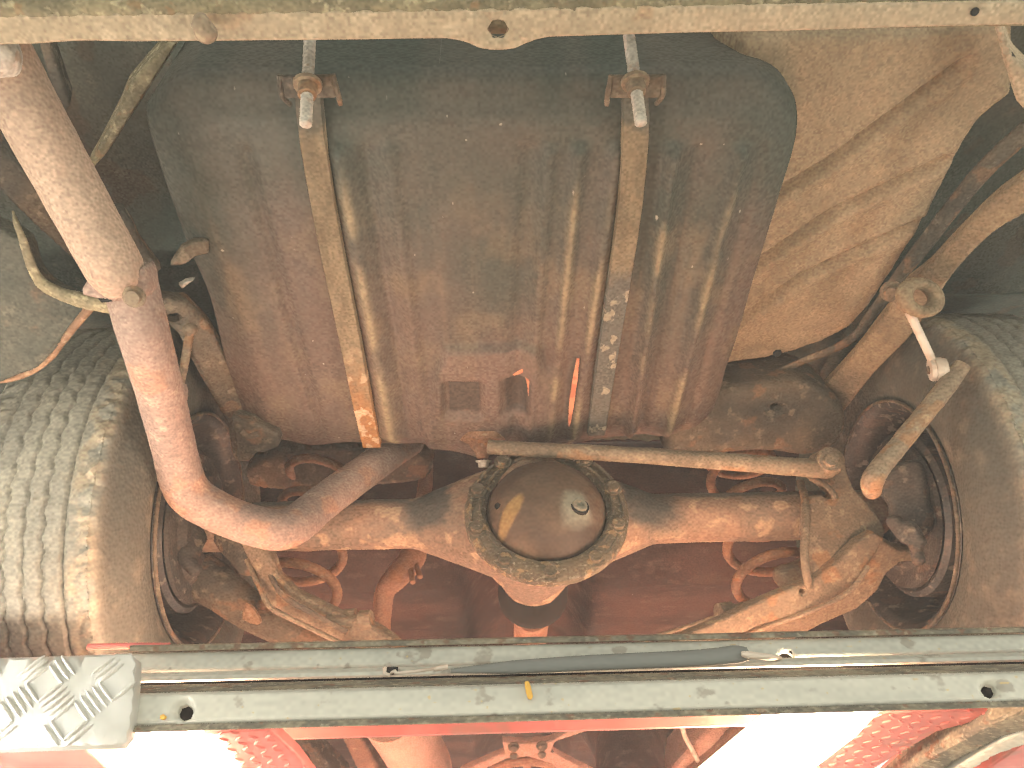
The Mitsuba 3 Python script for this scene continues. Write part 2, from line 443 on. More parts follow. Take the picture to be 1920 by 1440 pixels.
def along(mesh, p, axis, up=(0, 0, 1)):
    """Moves a mesh made along +z to the point p, its z along the axis."""
    a = np.asarray(axis, float) / np.linalg.norm(axis)
    x = np.cross(up, a)
    if np.linalg.norm(x) < 1e-3:
        x = np.cross([1, 0, 0], a)
    x /= np.linalg.norm(x)
    m = np.eye(4)
    m[:3, 0], m[:3, 1], m[:3, 2], m[:3, 3] = x, np.cross(a, x), a, p
    mesh = mesh.copy()
    mesh.apply_transform(m)
    return mesh


def revolve(profile, n=48):
    """(r, z) profile turned round z."""
    p = np.asarray(profile, float)
    a = np.linspace(0, 2 * np.pi, n, endpoint=False)
    v = np.array([[r * np.cos(t), r * np.sin(t), z] for t in a for r, z in p])
    k = len(p)
    f = []
    for i in range(n):
        for j in range(k - 1):
            q = [i * k + j, ((i + 1) % n) * k + j, ((i + 1) % n) * k + j + 1, i * k + j + 1]
            f += [[q[0], q[1], q[2]], [q[0], q[2], q[3]]]
    m = trimesh.Trimesh(v, np.array(f), process=True)
    m.update_faces(m.nondegenerate_faces())
    trimesh.repair.fix_normals(m)
    return m


def hexnut(r, h, washer=True):
    s = m3.CrossSection.circle(r, 6).extrude(h)
    s = s ^ m3.Manifold.cylinder(h, r * 1.02, r * 0.86, 24)
    if washer:
        s = s + m3.Manifold.cylinder(h * 0.25, r * 1.35, r * 1.3, 24)
    return M(s)


def numbered(key):
    if key not in scene and key not in labels:
        return key
    k = 1
    while f'{key}_{k:03d}' in scene or f'{key}_{k:03d}' in labels:
        k += 1
    return f'{key}_{k:03d}'


used = set()


def add(key, mesh, m, label=None, smooth=35, **lab):
    k, i = key, 0
    while k in used:
        i += 1
        k = f'{key}_{i:03d}'
    used.add(k)
    scene[k] = mikit.ply(mesh, m, smooth=smooth)
    if label or lab:
        labels[k] = {**({'label': label} if label else {}), **lab}
    return k


X0 = 0.052                                       # the car's middle
C = 'car'
labels[C] = {'label': 'rusty underside of an old car standing on a lift, seen from below and behind', 'category': 'car'}
AY, AZ = 0.958, 1.5 + 0.63                       # the rear axle

# ------------------------------------------------------------------ the workshop's concrete floor, far below
grime('concrete', (0.46, 0.45, 0.40), (0.40, 0.39, 0.35), s=1.2, rust_amt=0.1, dust_amt=0.2)
scene['concrete_floor'] = mikit.ply(trimesh.Trimesh([[-4, -3.5, 0], [4, -3.5, 0], [4, 6.5, 0], [-4, 6.5, 0]], [[0, 1, 2], [0, 2, 3]], process=False), 'concrete')
labels['concrete_floor'] = {'kind': 'structure', 'label': 'grey concrete workshop floor under the lift', 'category': 'floor'}
used.add('concrete_floor')

# ------------------------------------------------------------------ the car's floor and body
def under(x, y, d):
    g = 0.0 * x
    for c in np.arange(-1.0, 1.1, 0.16):
        g = g + 0.006 * np.exp(-((x - c) / 0.018) ** 2)
    return g


FZ = 1.5 + 0.93
fr = frame((0, 0, FZ), (0, 0, -1), (1, 0, 0))
xy = np.array([[-1.05, -0.05], [1.15, -0.05], [1.15, -1.15], [-1.05, -1.15]])
add(f'{C}__rear_floor', sheet(xy, fr, res=0.03, h=under, edge=0.01, thick=0.02), 'underseal')
xy = np.array([[-0.95, -1.20], [1.05, -1.20], [1.05, -4.6], [-0.95, -4.6]])


def front_floor(x, y, d):
    t = np.clip(1 - np.abs(x - X0) / 0.13, 0, 1)
    tunnel = -0.12 * np.sqrt(np.clip(t * 1.6, 0, 1))
    beads = sum(0.008 * np.exp(-((np.abs(y) - c) / 0.016) ** 2) for c in np.arange(1.3, 4.5, 0.17)) * (np.abs(x - X0) > 0.16)
    ramp = -0.18 * np.clip((1.5 - np.abs(y)) / 0.3, 0, 1) ** 1.5
    return tunnel + beads + ramp + 0.12


add(f'{C}__front_floor', sheet(xy, fr, res=0.025, h=front_floor, edge=0.01, thick=0.1), 'floor_paint')
for s, nm in ((-1, 'quarter_panel'), (1, 'quarter_panel')):
    fr2 = frame((X0 + s * 0.80, 0, 1.5), (-s, 0, 0), (0, 1, 0))
    sgn = fr2[2][2]
    pts = [(0.02, 0.60), (0.52, 0.57), (0.60, 0.62)] + [(AY + 0.36 * math.cos(a), 0.63 + 0.33 * math.sin(a)) for a in np.linspace(math.pi, 0, 14)] + [(1.40, 0.60), (4.4, 0.60), (4.4, 1.2), (0.02, 1.2)]
    add(f'{C}__{nm}', sheet(np.array([(a, b * sgn) for a, b in pts]), fr2, res=0.05, edge=0.006, thick=0.01), 'underseal')
    # wheel arch: a half drum over the wheel
    arch = []
    for a in np.linspace(math.radians(8), math.radians(150), 26):
        arch.append([AY + 0.345 * math.cos(a), AZ + 0.345 * math.sin(a) * 0.82])
    arch = np.array(arch)
    ws = np.linspace(0.50, 0.80, 8)
    v = np.array([[X0 + s * w, a[0], a[1]] for a in arch for w in ws])
    f = []
    for i in range(len(arch) - 1):
        for j in range(len(ws) - 1):
            q = i * len(ws) + j
            f += [[q, q + 1, q + len(ws) + 1], [q, q + len(ws) + 1, q + len(ws)]]
    v[:, 2] += (meshkit.fbm(v * 12, 3, 4) - 0.5) * 0.02
    add(f'{C}__wheel_arch', trimesh.Trimesh(v, np.array(f), process=False), 'underseal')

# rear cross panel along the top of the picture
n = (0, -0.12, -1)
an = P(960, 50, z=0.62)
edge_px = [(-160, 86), (40, 84), (150, 77), (250, 79), (600, 76), (840, 73), (872, 79), (900, 92), (935, 96), (968, 91), (1000, 76), (1030, 70), (1300, 62), (1500, 58), (1700, 52), (1900, 47), (2060, 44)]
top_px = [(2060, 0), (1600, 6), (1000, 16), (400, 24), (-160, 30)]
an2 = an
rp = px_sheet(edge_px + top_px, n, an, holes=[circle(934, 55, 19, 17)], res=0.012, edge=0.002, thick=0.002, lump=0.0012)
add(f'{C}__rear_panel', rp, 'tan_steel', 'tan dirt-coated cross panel with a round hole, above the fuel tank')
rp2 = px_sheet([(-200, 26), (400, 19), (1000, 12), (1600, 3), (2100, -4), (2100, -160), (-200, -160)], (0, -0.9, -0.5), P(960, 12, z=0.618), res=0.03, edge=0.01, thick=0.02, lump=0.002)
add(f'{C}__rear_skirt', rp2, 'olive_lip')
# welded clamp stub on the panel
add(f'{C}__rear_panel__clip', soft(hull((P(378, 40, z=0.605), 0.007), (P(385, 58, z=0.605), 0.009)) + hull((P(372, 48, z=0.602), 0.005), (P(395, 62, z=0.602), 0.005)), 0.004, 3, 0.002), 'arm_dust')
# dark hollow over the panel
add(f'{C}__rear_panel__small_hole', along(trimesh.creation.cylinder(0.0032, 0.001), P(1828, 22, z=0.619), n), 'black_hole')

# flanges and rails on the left
add(f'{C}__seam_flange', px_sheet([(335, 80), (312, 80), (268, 130), (236, 168), (222, 205), (200, 248), (178, 290), (160, 322), (166, 326), (200, 290), (240, 228), (290, 150)], (0.2, 0, -1), P(250, 190, z=0.80), res=0.01, edge=0.004, thick=0.03, lump=0.001), 'olive_lip', 'pale olive seam flange between the exhaust pipe and the tank')
add(f'{C}__seam_flange', px_sheet([(70, 70), (95, 80), (135, 200), (110, 215)], (0.3, 0, -1), P(100, 150, z=0.84), res=0.012, edge=0.004, thick=0.03), 'arm_dark')
add(f'{C}__side_rail', px_sheet([(-60, 215), (-60, 300), (60, 420), (170, 520), (230, 560), (180, 470), (60, 330)], (0.3, 0, -1), P(60, 370, z=0.80), res=0.014, edge=0.006, thick=0.05, lump=0.002), 'arm_dark')
add(f'{C}__chassis_rail', px_sheet([(196, 398), (232, 396), (252, 425), (262, 452), (305, 508), (280, 530), (300, 560), (352, 565), (395, 610), (440, 690), (478, 790), (500, 830), (470, 868), (440, 868), (430, 800), (372, 700), (335, 628), (290, 590), (240, 520), (205, 450)],
                                          (0.45, -0.1, -1), P(360, 610, z=0.74), res=0.012, edge=0.007, thick=0.015, lump=0.002, holes=[circle(328, 601, 15, 9, 14)]), 'arm_dark', 'dusty chassis rail beside the left flank of the tank')
add(f'{C}__chassis_rail__bracket', px_sheet([(340, 464), (362, 452), (392, 450), (392, 476), (366, 482), (352, 494), (340, 499), (318, 500), (324, 488)], (0.3, -0.2, -1), P(345, 480, z=0.71), res=0.006, edge=0.003, thick=0.006), 'arm_dark')
add(f'{C}__chassis_rail__bracket', px_sheet([(335, 535), (350, 527), (366, 525), (352, 534), (342, 544)], (0.3, -0.2, -1), P(350, 530, z=0.71), res=0.006, edge=0.002, thick=0.006), 'zinc')
add(f'{C}__tank_support', cat(px_sheet([(432, 785), (470, 790), (520, 815), (523, 838), (495, 852), (478, 850), (468, 866), (445, 868)], (0, -0.3, -1), P(480, 830, z=0.70), res=0.007, edge=0.005, thick=0.04, lump=0.003),
                                        tube([P(452, 808, z=.69), P(466, 818, z=.688), P(486, 812, z=.69)], 0.004, 10, 6)), 'arm_dark')

# boot floor with its pressed beads, right of the tank
bf = frame(P(1600, 400, z=0.80), (0.10, 0.05, -1), (1, 0, 0))
bpx = [(1380, 40), (1700, 30), (1930, 20), (1925, 180), (1860, 230), (1818, 285), (1780, 372), (1735, 445), (1690, 515), (1650, 575), (1606, 622), (1550, 652), (1490, 674), (1420, 690), (1340, 700), (1300, 690), (1280, 400)]


def lift_on(fr, q):
    r = FW + RT * (q[0] - 960) / F + UP * (720 - q[1]) / F
    return CAM + r * (((fr[0] - CAM) @ fr[3]) / (r @ fr[3]))


bxy = flatten([lift_on(bf, q) for q in bpx], bf)
beads = [[(1420, 385), (1560, 300), (1800, 125)], [(1380, 520), (1560, 400), (1770, 300)], [(1330, 640), (1500, 520), (1720, 420)]]
bl = [LineString(flatten([lift_on(bf, q) for q in b], bf)) for b in beads]


def boot(x, y, d):
    pt = shapely.points(np.stack([x, y], 1))
    z = -0.03 * np.exp(-(d / 0.012) ** 2)
    for l in bl:
        dd = shapely.distance(pt, l)
        z = z - 0.015 * np.exp(-(dd / 0.0062) ** 2) + 0.003 * np.exp(-((dd - 0.016) / 0.008) ** 2)
    p3 = np.stack([x, y, 0 * x], 1)
    return z + (meshkit.fbm(p3 * 14, 4, 8) - 0.5) * 0.005 + (meshkit.fbm(p3 * 70, 3, 9) - 0.5) * 0.003


add(f'{C}__boot_floor', sheet(bxy, bf, res=0.0055, h=boot, edge=0.008, thick=0.14), 'boot_steel', 'brown pressed boot floor with diagonal beads, right of the tank')
add(f'{C}__boot_floor__drain_hole', along(trimesh.creation.cylinder(0.006, 0.004), lift_on(bf, (1457, 661)) + bf[3] * 0.001, bf[3]), 'black_hole')
add(f'{C}__boot_brace', px_sheet([(1862, 40), (1876, 40), (1900, 105), (1945, 150), (1945, 235), (1905, 190), (1880, 110)], (-0.4, 0, -1), P(1890, 120, z=0.74), res=0.01, edge=0.004, thick=0.03), 'tan_steel')

# side rail on the right, its flange and brake pipe
add(f'{C}__chassis_rail', px_sheet([(1990, 290), (1915, 338), (1868, 372), (1800, 438), (1742, 500), (1700, 532), (1690, 552), (1650, 600), (1600, 665), (1520, 752), (1490, 800), (1520, 830), (1572, 785), (1640, 700), (1700, 640), (1745, 580), (1790, 512), (1860, 440), (1925, 400), (1990, 350)],
                                          (-0.45, 0.12, -1), P(1700, 560, z=0.74), rounding=3, res=0.011, edge=0.004, thick=0.012, lump=0.001), 'rail_steel', 'rusty chassis rail that carries the rubber exhaust ring, right of the boot floor')
add(f'{C}__rail_flange', tube([P(1990, 205, z=.80), P(1920, 250, z=.80), P(1830, 335, z=.80), P(1720, 475, z=.80), P(1640, 580, z=.80), P(1590, 640, z=0.8), P(1450, 700, z=.8)], [0.014, 0.014, .013, .012, .008, 0.008, .006], 12, 8, flat=((0, 0, 1), 0.5), lump=0.001), 'arm_dark')
add(f'{C}__chassis_rail_001__bolt', along(hexnut(0.010, 0.012), P(1672, 546, z=0.715), (-.5, -.3, -1)), 'arm_dust')
# spring turret and cross member right of the tank
add(f'{C}__spring_turret', px_sheet([(1260, 800), (1330, 735), (1400, 722), (1500, 712), (1560, 735), (1588, 775), (1585, 820), (1550, 850), (1500, 858), (1420, 850), (1260, 860)], (0, -0.35, -1), P(1450, 790, z=0.742), rounding=4, res=0.012, edge=0.015, thick=0.08, lump=0.003, holes=[circle(1457, 766, 8, 3, 10)]), 'arm_dark')
add(f'{C}__spring_turret', px_sheet([(440, 905), (500, 850), (600, 835), (720, 838), (800, 850), (800, 900), (700, 915), (560, 925)], (0, -0.35, -1), P(600, 870, z=0.80), rounding=4, res=0.014, edge=0.012, thick=0.06, lump=0.003), 'arm_dark')
# cross wall behind the axle
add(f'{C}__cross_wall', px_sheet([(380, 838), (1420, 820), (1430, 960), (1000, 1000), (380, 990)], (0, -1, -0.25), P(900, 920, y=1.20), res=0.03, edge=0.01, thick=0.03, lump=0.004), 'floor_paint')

# left rear corner panel with its rusty lip
add(f'{C}__corner_panel', px_sheet([(-90, 400), (-20, 420), (45, 452), (60, 500), (90, 540), (150, 568), (168, 578), (140, 612), (112, 645), (78, 682), (40, 702), (-90, 716)], (0.15, -0.3, -1), P(60, 600, z=0.62), rounding=3, res=0.012, edge=0.005, thick=0.02, lump=0.002), 'panel_dark')
add(f'{C}__corner_panel__lip', tube([P(-90, 716, z=.615), P(0, 712, z=.615), P(40, 703, z=.615), P(80, 682, z=.617), P(112, 646, z=.62), P(140, 612, z=.62), P(170, 575, z=.62)], 0.0042, 10, 8, lump=0.0012), 'rusty_lip')
add(f'{C}__corner_panel__seam', tube([P(24, 396, z=.645), P(32, 420, z=.635), P(42, 446, z=.63), P(52, 478, z=.625), P(70, 520, z=.62), P(100, 545, z=.615), P(150, 562, z=.61), P(195, 573, z=.605), P(222, 577, z=.605)], [0.001, 0.0025, 0.004, 0.005, .006, .008, .010, .009, 0.008], 12, 8, flat=((0, 0, 1), 0.6), lump=0.0016), 'olive_lip')

# ------------------------------------------------------------------ fuel tank
TZ = 0.72
TE = 0.020                                       # the pan hangs this much below its rim
tfr = frame(P(880, 480, z=TZ + TE), (0, 0, -1), (1, 0, 0))
tfr_low = frame(P(880, 480, z=TZ), (0, 0, -1), (1, 0, 0))
tpx = [(268, 225), (278, 190), (300, 160), (340, 138), (400, 130), (700, 128), (1000, 128), (1300, 126), (1400, 128), (1455, 145), (1487, 175), (1500, 215), (1496, 275), (1470, 360), (1445, 440), (1420, 520), (1400, 590), (1382, 650), (1366, 695), (1354, 740), (1336, 778), (1304, 806), (1250, 822), (1205, 820), (1150, 824), (1100, 832), (1040, 838), (985, 832), (940, 842), (900, 852), (860, 842), (820, 836), (720, 836), (640, 834), (590, 840), (545, 832), (492, 822), (464, 806), (446, 775), (420, 690), (400, 605), (380, 540), (345, 460), (300, 330)]
tl = lambda q: lift_on(tfr, q)
txy = smooth_ring(flatten([tl(q) for q in tpx], tfr), 4)


def tq(px, py):
    return flatten([lift_on(tfr_low, (px, py))], tfr)[0]


# beads run fore and aft: (x at y=250, x at y=830, half width, height)
ribs = [(470, 605, .006, -.004), (645, 735, .012, .007), (690, 768, .007, -.004), (735, 800, .008, .004), (990, 962, .010, -.004), (1028, 990, .007, .004), (1082, 1030, .008, .006), (1150, 1075, .009, .006), (1255, 1182, .008, .009), (1300, 1200, .008, -.004), (1378, 1250, .008, .007), (1420, 1285, .008, -.003)]
rib_l = [(LineString([tq(a + (a - b) * 0.08, 285), tq(b, 818)]), w, hgt) for a, b, w, hgt in ribs]
pl = Polygon([tq(842, 656), tq(1000, 650), tq(1025, 700), tq(1010, 900), tq(800, 900), tq(822, 690)]).buffer(0.004)
pits = [Polygon([tq(836, 712), tq(900, 712), tq(902, 772), tq(838, 772)]).buffer(.003), Polygon([tq(945, 708), tq(988, 706), tq(985, 765), tq(945, 768)]).buffer(.003)]
bottom_band = Polygon([tq(870, 600), tq(1010, 600), tq(1010, 655), tq(850, 655)])


def tank(x, y, d):
    pt = shapely.points(np.stack([x, y], 1))
    rim = TE - 0.008 * np.exp(-(d / 0.014) ** 2)
    # a flat shoulder along the edge, then the pan steps down
    step = 0.012 * (1 / (1 + np.exp(-(d - 0.034) / 0.006)) - 1)
    z = rim + step
    for l, w, hh in rib_l:
        dd = shapely.distance(pt, l)
        z = z + 1.6 * hh * np.exp(-(dd / w) ** 2)
    sd = np.where(shapely.contains_xy(pl, x, y), 1, -1) * shapely.distance(pt, pl.boundary)
    z = z + 0.011 / (1 + np.exp(-sd / 0.0018))
    for q in pits:
        sd = np.where(shapely.contains_xy(q, x, y), 1, -1) * shapely.distance(pt, q.boundary)
        z = z - 0.013 / (1 + np.exp(-sd / 0.0018))
    p3 = np.stack([x, y, 0 * x], 1)
    return z + (meshkit.fbm(p3 * np.array([18, 9, 1]), 3, 2) - 0.5) * 0.004


FT = f'{C}__fuel_tank'
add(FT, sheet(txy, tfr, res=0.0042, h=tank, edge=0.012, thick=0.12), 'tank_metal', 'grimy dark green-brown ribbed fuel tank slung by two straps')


def ribbon(pts, width, thick=0.003, k=10, lump=0.0006, down=(0, 0, -1)):
    c = spline(pts, k)
    t = np.gradient(c, axis=0)
    t /= np.linalg.norm(t, axis=1, keepdims=True)
    w = np.cross(t, down)
    w /= np.linalg.norm(w, axis=1, keepdims=True)
    nn = np.cross(w, t)
    nn = np.where((nn @ np.asarray(down, float))[:, None] < 0, -nn, nn)
    wd = np.interp(np.linspace(0, 1, len(c)), np.linspace(0, 1, len(np.atleast_1d(width))), np.atleast_1d(width)) / 2
    prof = [(-1, -thick * 4), (-1, -thick * 0.3), (-0.92, thick * 0.5), (0.92, thick * 0.5), (1, -thick * 0.3), (1, -thick * 4)]
    v = np.array([c[i] + w[i] * a * wd[i] + nn[i] * b for i in range(len(c)) for a, b in prof])
    v += (meshkit.fbm(v * 80, 3, 4)[:, None] - 0.5) * lump * 2
    m = len(prof)
    f = []
    for i in range(len(c) - 1):
        for j in range(m):
            q = [i * m + j, i * m + (j + 1) % m, (i + 1) * m + (j + 1) % m, (i + 1) * m + j]
            f += [[q[0], q[1], q[2]], [q[0], q[2], q[3]]]
    f += [[0, j + 1, j] for j in range(1, m - 1)] + [[(len(c) - 1) * m, (len(c) - 1) * m + j, (len(c) - 1) * m + j + 1] for j in range(1, m - 1)]
    mm = trimesh.Trimesh(v, np.array(f), process=False)
    trimesh.repair.fix_normals(mm)
    return mm


zs = TZ - 0.011
add(f'{FT}__strap', ribbon([P(577, 178, z=zs), P(584, 250, z=zs), P(612, 420, z=zs), P(648, 600, z=zs), P(680, 760, z=zs), P(697, 838, z=zs + 0.008)], [0.025, .026, .027, .027, .027, .027]), 'strap_metal', 'left steel tank strap, tan above and flaking orange rust below')
add(f'{FT}__strap', ribbon([P(1192, 178, z=zs), P(1192, 260, z=zs), P(1180, 400, z=zs), P(1160, 540, z=zs), P(1135, 700, z=zs), P(1118, 815, z=zs + 0.006)], [0.025, .027, .027, .027, .026, .026]), 'strap_metal', 'right steel tank strap, tan above and dark grey with pale spots below')
for bx, top, tip in ((575, (581, 75), (573, 236)), (1190, (1179, 66), (1202, 234))):
    b = f'{FT}__strap_bolt'
    rod_pts = [P(*top, z=0.735), P(*tip, z=0.640)]
    c = np.array([rod_pts[0] + (rod_pts[1] - rod_pts[0]) * t for t in np.linspace(0, 1, 120)])
    rr = 0.0052 + 0.0007 * np.sin(np.arange(120) * 1.9)
    rr[-2:] = [0.0045, 0.003]
    key = add(b, tube(c, rr, 12, smooth=False), 'zinc')
    ax = rod_pts[1] - rod_pts[0]
    pn = rod_pts[0] + ax * 0.52
    add(f'{FT}__strap_nut', along(hexnut(0.0098, 0.014), pn, ax), 'arm_dust')
    # saddle bracket the bolt goes through
    q = P(bx + 3, 160, z=0.692)
    sad = box(q + [-0.024, -0.010, -0.002], q + [0.024, 0.012, 0.003], 0.002)
    ears = [tube([q + [s * 0.024, -0.010, 0.0], q + [s * 0.026, 0.008, -0.001], q + [s * 0.024, 0.024, 0.012]], 0.0026, 8, 6) for s in (-1, 1)]
    add(f'{FT}__saddle', cat(sad, *ears), 'arm_dark')
dp = P(905, 838, z=0.716)
add(f'{FT}__drain_boss', along(revolve([(0.0, 0.026), (0.008, 0.026), (0.011, 0.018), (0.020, 0.006), (0.036, 0.0), (0.036, -0.01), (0, -0.01)], 28), dp + [0, -0.012, 0.002], (0, 0.55, -0.85)), 'spring_rust')
add(f'{FT}__drain_plug', along(hexnut(0.0085, 0.010), dp + [0.001, 0.004, -0.022], (0, 0.55, -0.85)), 'zinc')
# scrapes where the primer shows
scr = lambda pts, r, z=0.7035: tube([P(x, y, z=z) for x, y in pts], r, 8, 6, flat=((0, 0, 1), 0.22), lump=0.0022)
add(f'{FT}__primer_scrape', scr([(1084, 672), (1080, 700), (1074, 740), (1070, 770), (1067, 800)], [.0012, .0034, .0042, .0036, .001], 0.7115), 'orange_primer', 'bright orange scrape along a tank rib')
add(f'{FT}__primer_scrape', scr([(962, 703), (984, 694), (988, 702), (994, 718), (993, 745)], [.0025, .004, .0034, .0038, .002], 0.7135), 'orange_primer')

# ------------------------------------------------------------------ exhaust
EX = f'{C}__exhaust_pipe'
pp = [(236, 505, .48), (248, 545, .50), (268, 620, .54), (300, 735, .63), (326, 838, .72), (340, 895, .765), (358, 928, .79), (395, 953, .81), (450, 977, .835), (500, 991, .85), (532, 992, .86), (562, 978, .87), (600, 946, .885), (660, 902, .91), (720, 858, .935), (770, 825, .985)]
add(EX, tube([P(a, b, y=c) for a, b, c in pp], [.0262, .0258, .0255, .025, .025, .0262, .0265, .0255, .0252, .026, .0268, .0262, .0252, .025, .025, .025], 36, 8, lump=0.0007), 'pipe_rust', 'dusty pink-brown exhaust pipe kinked down to the axle')
tp = [(-90, -60, .66), (0, 108, .66), (60, 220, .645), (120, 330, .63), (180, 440, .61), (214, 502, .60), (228, 530, .60)]
add(f'{C}__tailpipe', tube([P(a, b, z=c) for a, b, c in tp], [.0275, .0275, .0272, .0270, .0270, .0268, .0225], 36, 8, lump=0.0006), 'tail_rust', 'straight tan tailpipe slanting out of the upper left corner')
add(f'{C}__tailpipe__end_crust', soft(hull((P(-14, 98, z=.634), 0.020), (P(8, 118, z=.634), 0.012)), 0.006, 4, 0.003), 'zinc')
add(f'{EX}__clamp', px_sheet([(166, 520), (182, 508), (200, 520), (222, 534), (246, 524), (262, 500), (272, 515), (276, 548), (262, 566), (236, 562), (206, 568), (176, 560), (150, 550)], (0.1, -0.5, -1), P(215, 545, z=0.583), rounding=3, res=0.006, edge=0.004, thick=0.03, lump=0.001), 'pipe_rust')
add(f'{EX}__clamp_bolt', cat(along(hexnut(0.008, 0.008), P(252, 556, z=0.572), (0.1, -.5, -1))), 'arm_dust')
add(f'{EX}__clamp_slot', px_sheet([(183, 560), (203, 558), (209, 566), (190, 568)], (0.1, -0.5, -1), P(196, 563, z=0.578), res=0.005, edge=0.001, thick=0.002), 'black_hole')
add(f'{EX}__hanger_stud', cat(tube([P(340, 722, z=.64), P(343, 735, z=.635), P(342, 748, z=.64)], 0.006, 10, 5), tube([P(330, 690, z=.66), P(341, 722, z=.64)], .003, 8)), 'pipe_rust')
add(f'{C}__drop_link', cat(tube([P(356, 622, z=.74), P(346, 680, z=.72), P(330, 760, z=.70)], 0.0055, 12), M(ball(P(356, 616, z=.74), .010))), 'arm_dust')
# the second silencer pipe seen in front of the axle
add(f'{C}__brake_regulator', cat(tube([P(800, 835, y=1.12), P(798, 900, y=1.12), P(790, 960, y=1.12), P(775, 1040, y=1.12), P(745, 1080, y=1.12), P(722, 1110, y=1.14), P(716, 1160, y=1.16), P(714, 1230, y=1.18)], [.012, .013, .014, .022, .020, .016, .015, .015], 20, 8, lump=0.001),
                                   *[tube([P(a, b, y=1.11), P(c, d, y=1.10)], 0.0045, 10) for a, b, c, d in ((768, 1062, 774, 1092), (780, 1058, 788, 1082))]), 'front_metal')

# ------------------------------------------------------------------ rear axle
AX = f'{C}__rear_axle'
ac = np.array([X0 - 0.004, AY, AZ])
body = hull((ac + [0, -0.010, 0.002], 0.096), (ac + [0, 0.05, 0.0], 0.084), n=48)
neck = hull((ac + [0, 0.05, -0.002], 0.080), (ac + [0, 0.130, -0.014], 0.050), n=40)
man = body + neck
for s in (-1, 1):
    man += hull((ac + [s * 0.04, 0, 0], 0.082), (ac + [s * 0.165, 0, 0], 0.037), n=36)
    man += hull((ac + [s * 0.15, 0, 0], 0.036), (ac + [s * 0.49, 0, 0], 0.035), n=36)
add(AX, soft(man, 0.010, 8, 0.0012), 'axle_rust', 'rusty beam axle with a round differential housing')
fy = 0.905
cc = P(1024, 966, y=fy - 0.03)
KS = 0.935
DC = f'{AX}__differential_cover'
fl = revolve([(0.086, 0.012), (0.090, 0.017), (0.098, 0.018), (0.111, 0.016), (0.117, 0.010), (0.117, 0.000), (0.112, -0.008), (0.09, -0.012)], 72)
fl.vertices = fl.vertices + fl.vertex_normals * ((meshkit.fbm(np.asarray(fl.vertices) * 70, 3, 2) - 0.5) * 0.0022)[:, None]
dome_axis = (0, -1, 0.06)
fl.apply_scale(KS)
dome = revolve([(0.0001, 0.062), (0.02, 0.0605), (0.04, 0.056), (0.058, 0.048), (0.070, 0.039), (0.079, 0.028), (0.085, 0.015), (0.088, 0.004), (0.088, -0.02)], 72)
dome.apply_scale(KS * 0.98)
add(DC, along(dome, cc, dome_axis), 'cover_oily', 'oily dark domed differential cover')
add(f'{AX}__cover_flange', along(fl, cc, dome_axis), 'flange_crud', 'crusty bolted flange round the cover')
for k in range(10):
    a = math.radians(-90 + 36 * k)
    p = cc + np.array([math.cos(a) * 0.103 * KS, -0.017, math.sin(a) * 0.103 * KS])
    add(f'{AX}__cover_bolt', along(hexnut(0.0092, 0.0075), p, dome_axis), 'flange_crud')
seg = []
for k in range(10):
    a0, a1 = math.radians(-90 + 36 * k + 8), math.radians(-90 + 36 * k + 28)
    seg.append(tube([cc + np.array([math.cos(a) * 0.094 * KS, -0.0185, math.sin(a) * 0.094 * KS]) for a in np.linspace(a0, a1, 6)], 0.0022, 6, 3))
    seg.append(tube([cc + np.array([math.cos(a) * 0.108 * KS, -0.0175, math.sin(a) * 0.108 * KS]) for a in np.linspace(a0, a1, 6)], 0.0022, 6, 3))
add(f'{AX}__flange_rib', cat(*seg), 'flange_crud', kind='stuff')
fp = P(1087, 948, y=cc[1] - 0.048)
add(f'{AX}__filler_plug', along(revolve([(0, 0.0005), (0.0045, 0.0005), (0.005, 0.0035), (0.0090, 0.0035), (0.0100, 0.001), (0.0100, -0.01), (0, -0.01)], 20), fp, (0.3, -1, 0.1)), 'cover_oily')
add(f'{AX}__filler_plug_ring', along(revolve([(0.0100, -0.004), (0.0108, 0.0012), (0.0125, 0.001), (0.013, -0.006)], 24), fp, (0.3, -1, 0.1)), 'black_hole')
add(f'{AX}__vent_hole', along(trimesh.creation.cylinder(0.0045, 0.004), P(934, 949, y=cc[1] - 0.034), (-0.55, -1, 0.1)), 'black_hole')
PF = ac + [0, 0.164, -0.020]
add(f'{AX}__pinion_flange', cat(along(revolve([(0, 0.03), (0.052, 0.03), (0.056, 0.024), (0.056, 0.006), (0.048, -0.02), (0.03, -0.04)], 36), PF, (0, 1, 0))), 'black_hole')
for a in (0.4, 1.6, 2.8, 4.0, 5.3):
    add(f'{AX}__pinion_flange_bolt', along(hexnut(0.007, 0.009), PF + np.array([math.cos(a) * 0.04, 0.03, math.sin(a) * 0.04]), (0, 1, 0)), 'drum_steel')
add(f'{C}__propeller_shaft', cat(tube([PF + [0, 0.03, 0], PF + [0, 0.08, -.002]], [0.034, 0.026], 28), tube([PF + [0, 0.08, -.002], PF + [0, 0.66, 0.095]], 0.030, 28)), 'front_metal', 'rusty propeller shaft running forward from the axle')

# panhard rod
add(f'{C}__panhard_rod', tube([P(915, 838, y=.845), P(1000, 843, y=.842), P(1150, 851, y=.84), P(1350, 864, y=.84), P(1470, 874, y=.84), P(1540, 879, y=.84)], [.0100, .0105, .011, .0122, .0125, .0128], 24, 8, lump=0.0009), 'arm_dust', 'straight panhard rod crossing above the axle')
add(f'{C}__panhard_rod__bush', along(revolve([(0, .022), (.007, .022), (.008, .016), (.0175, .014), (.019, 0), (.0175, -.014), (0, -.014)], 28), P(1552, 868, y=.835), (0.05, -1, -0.25)), 'arm_dust')

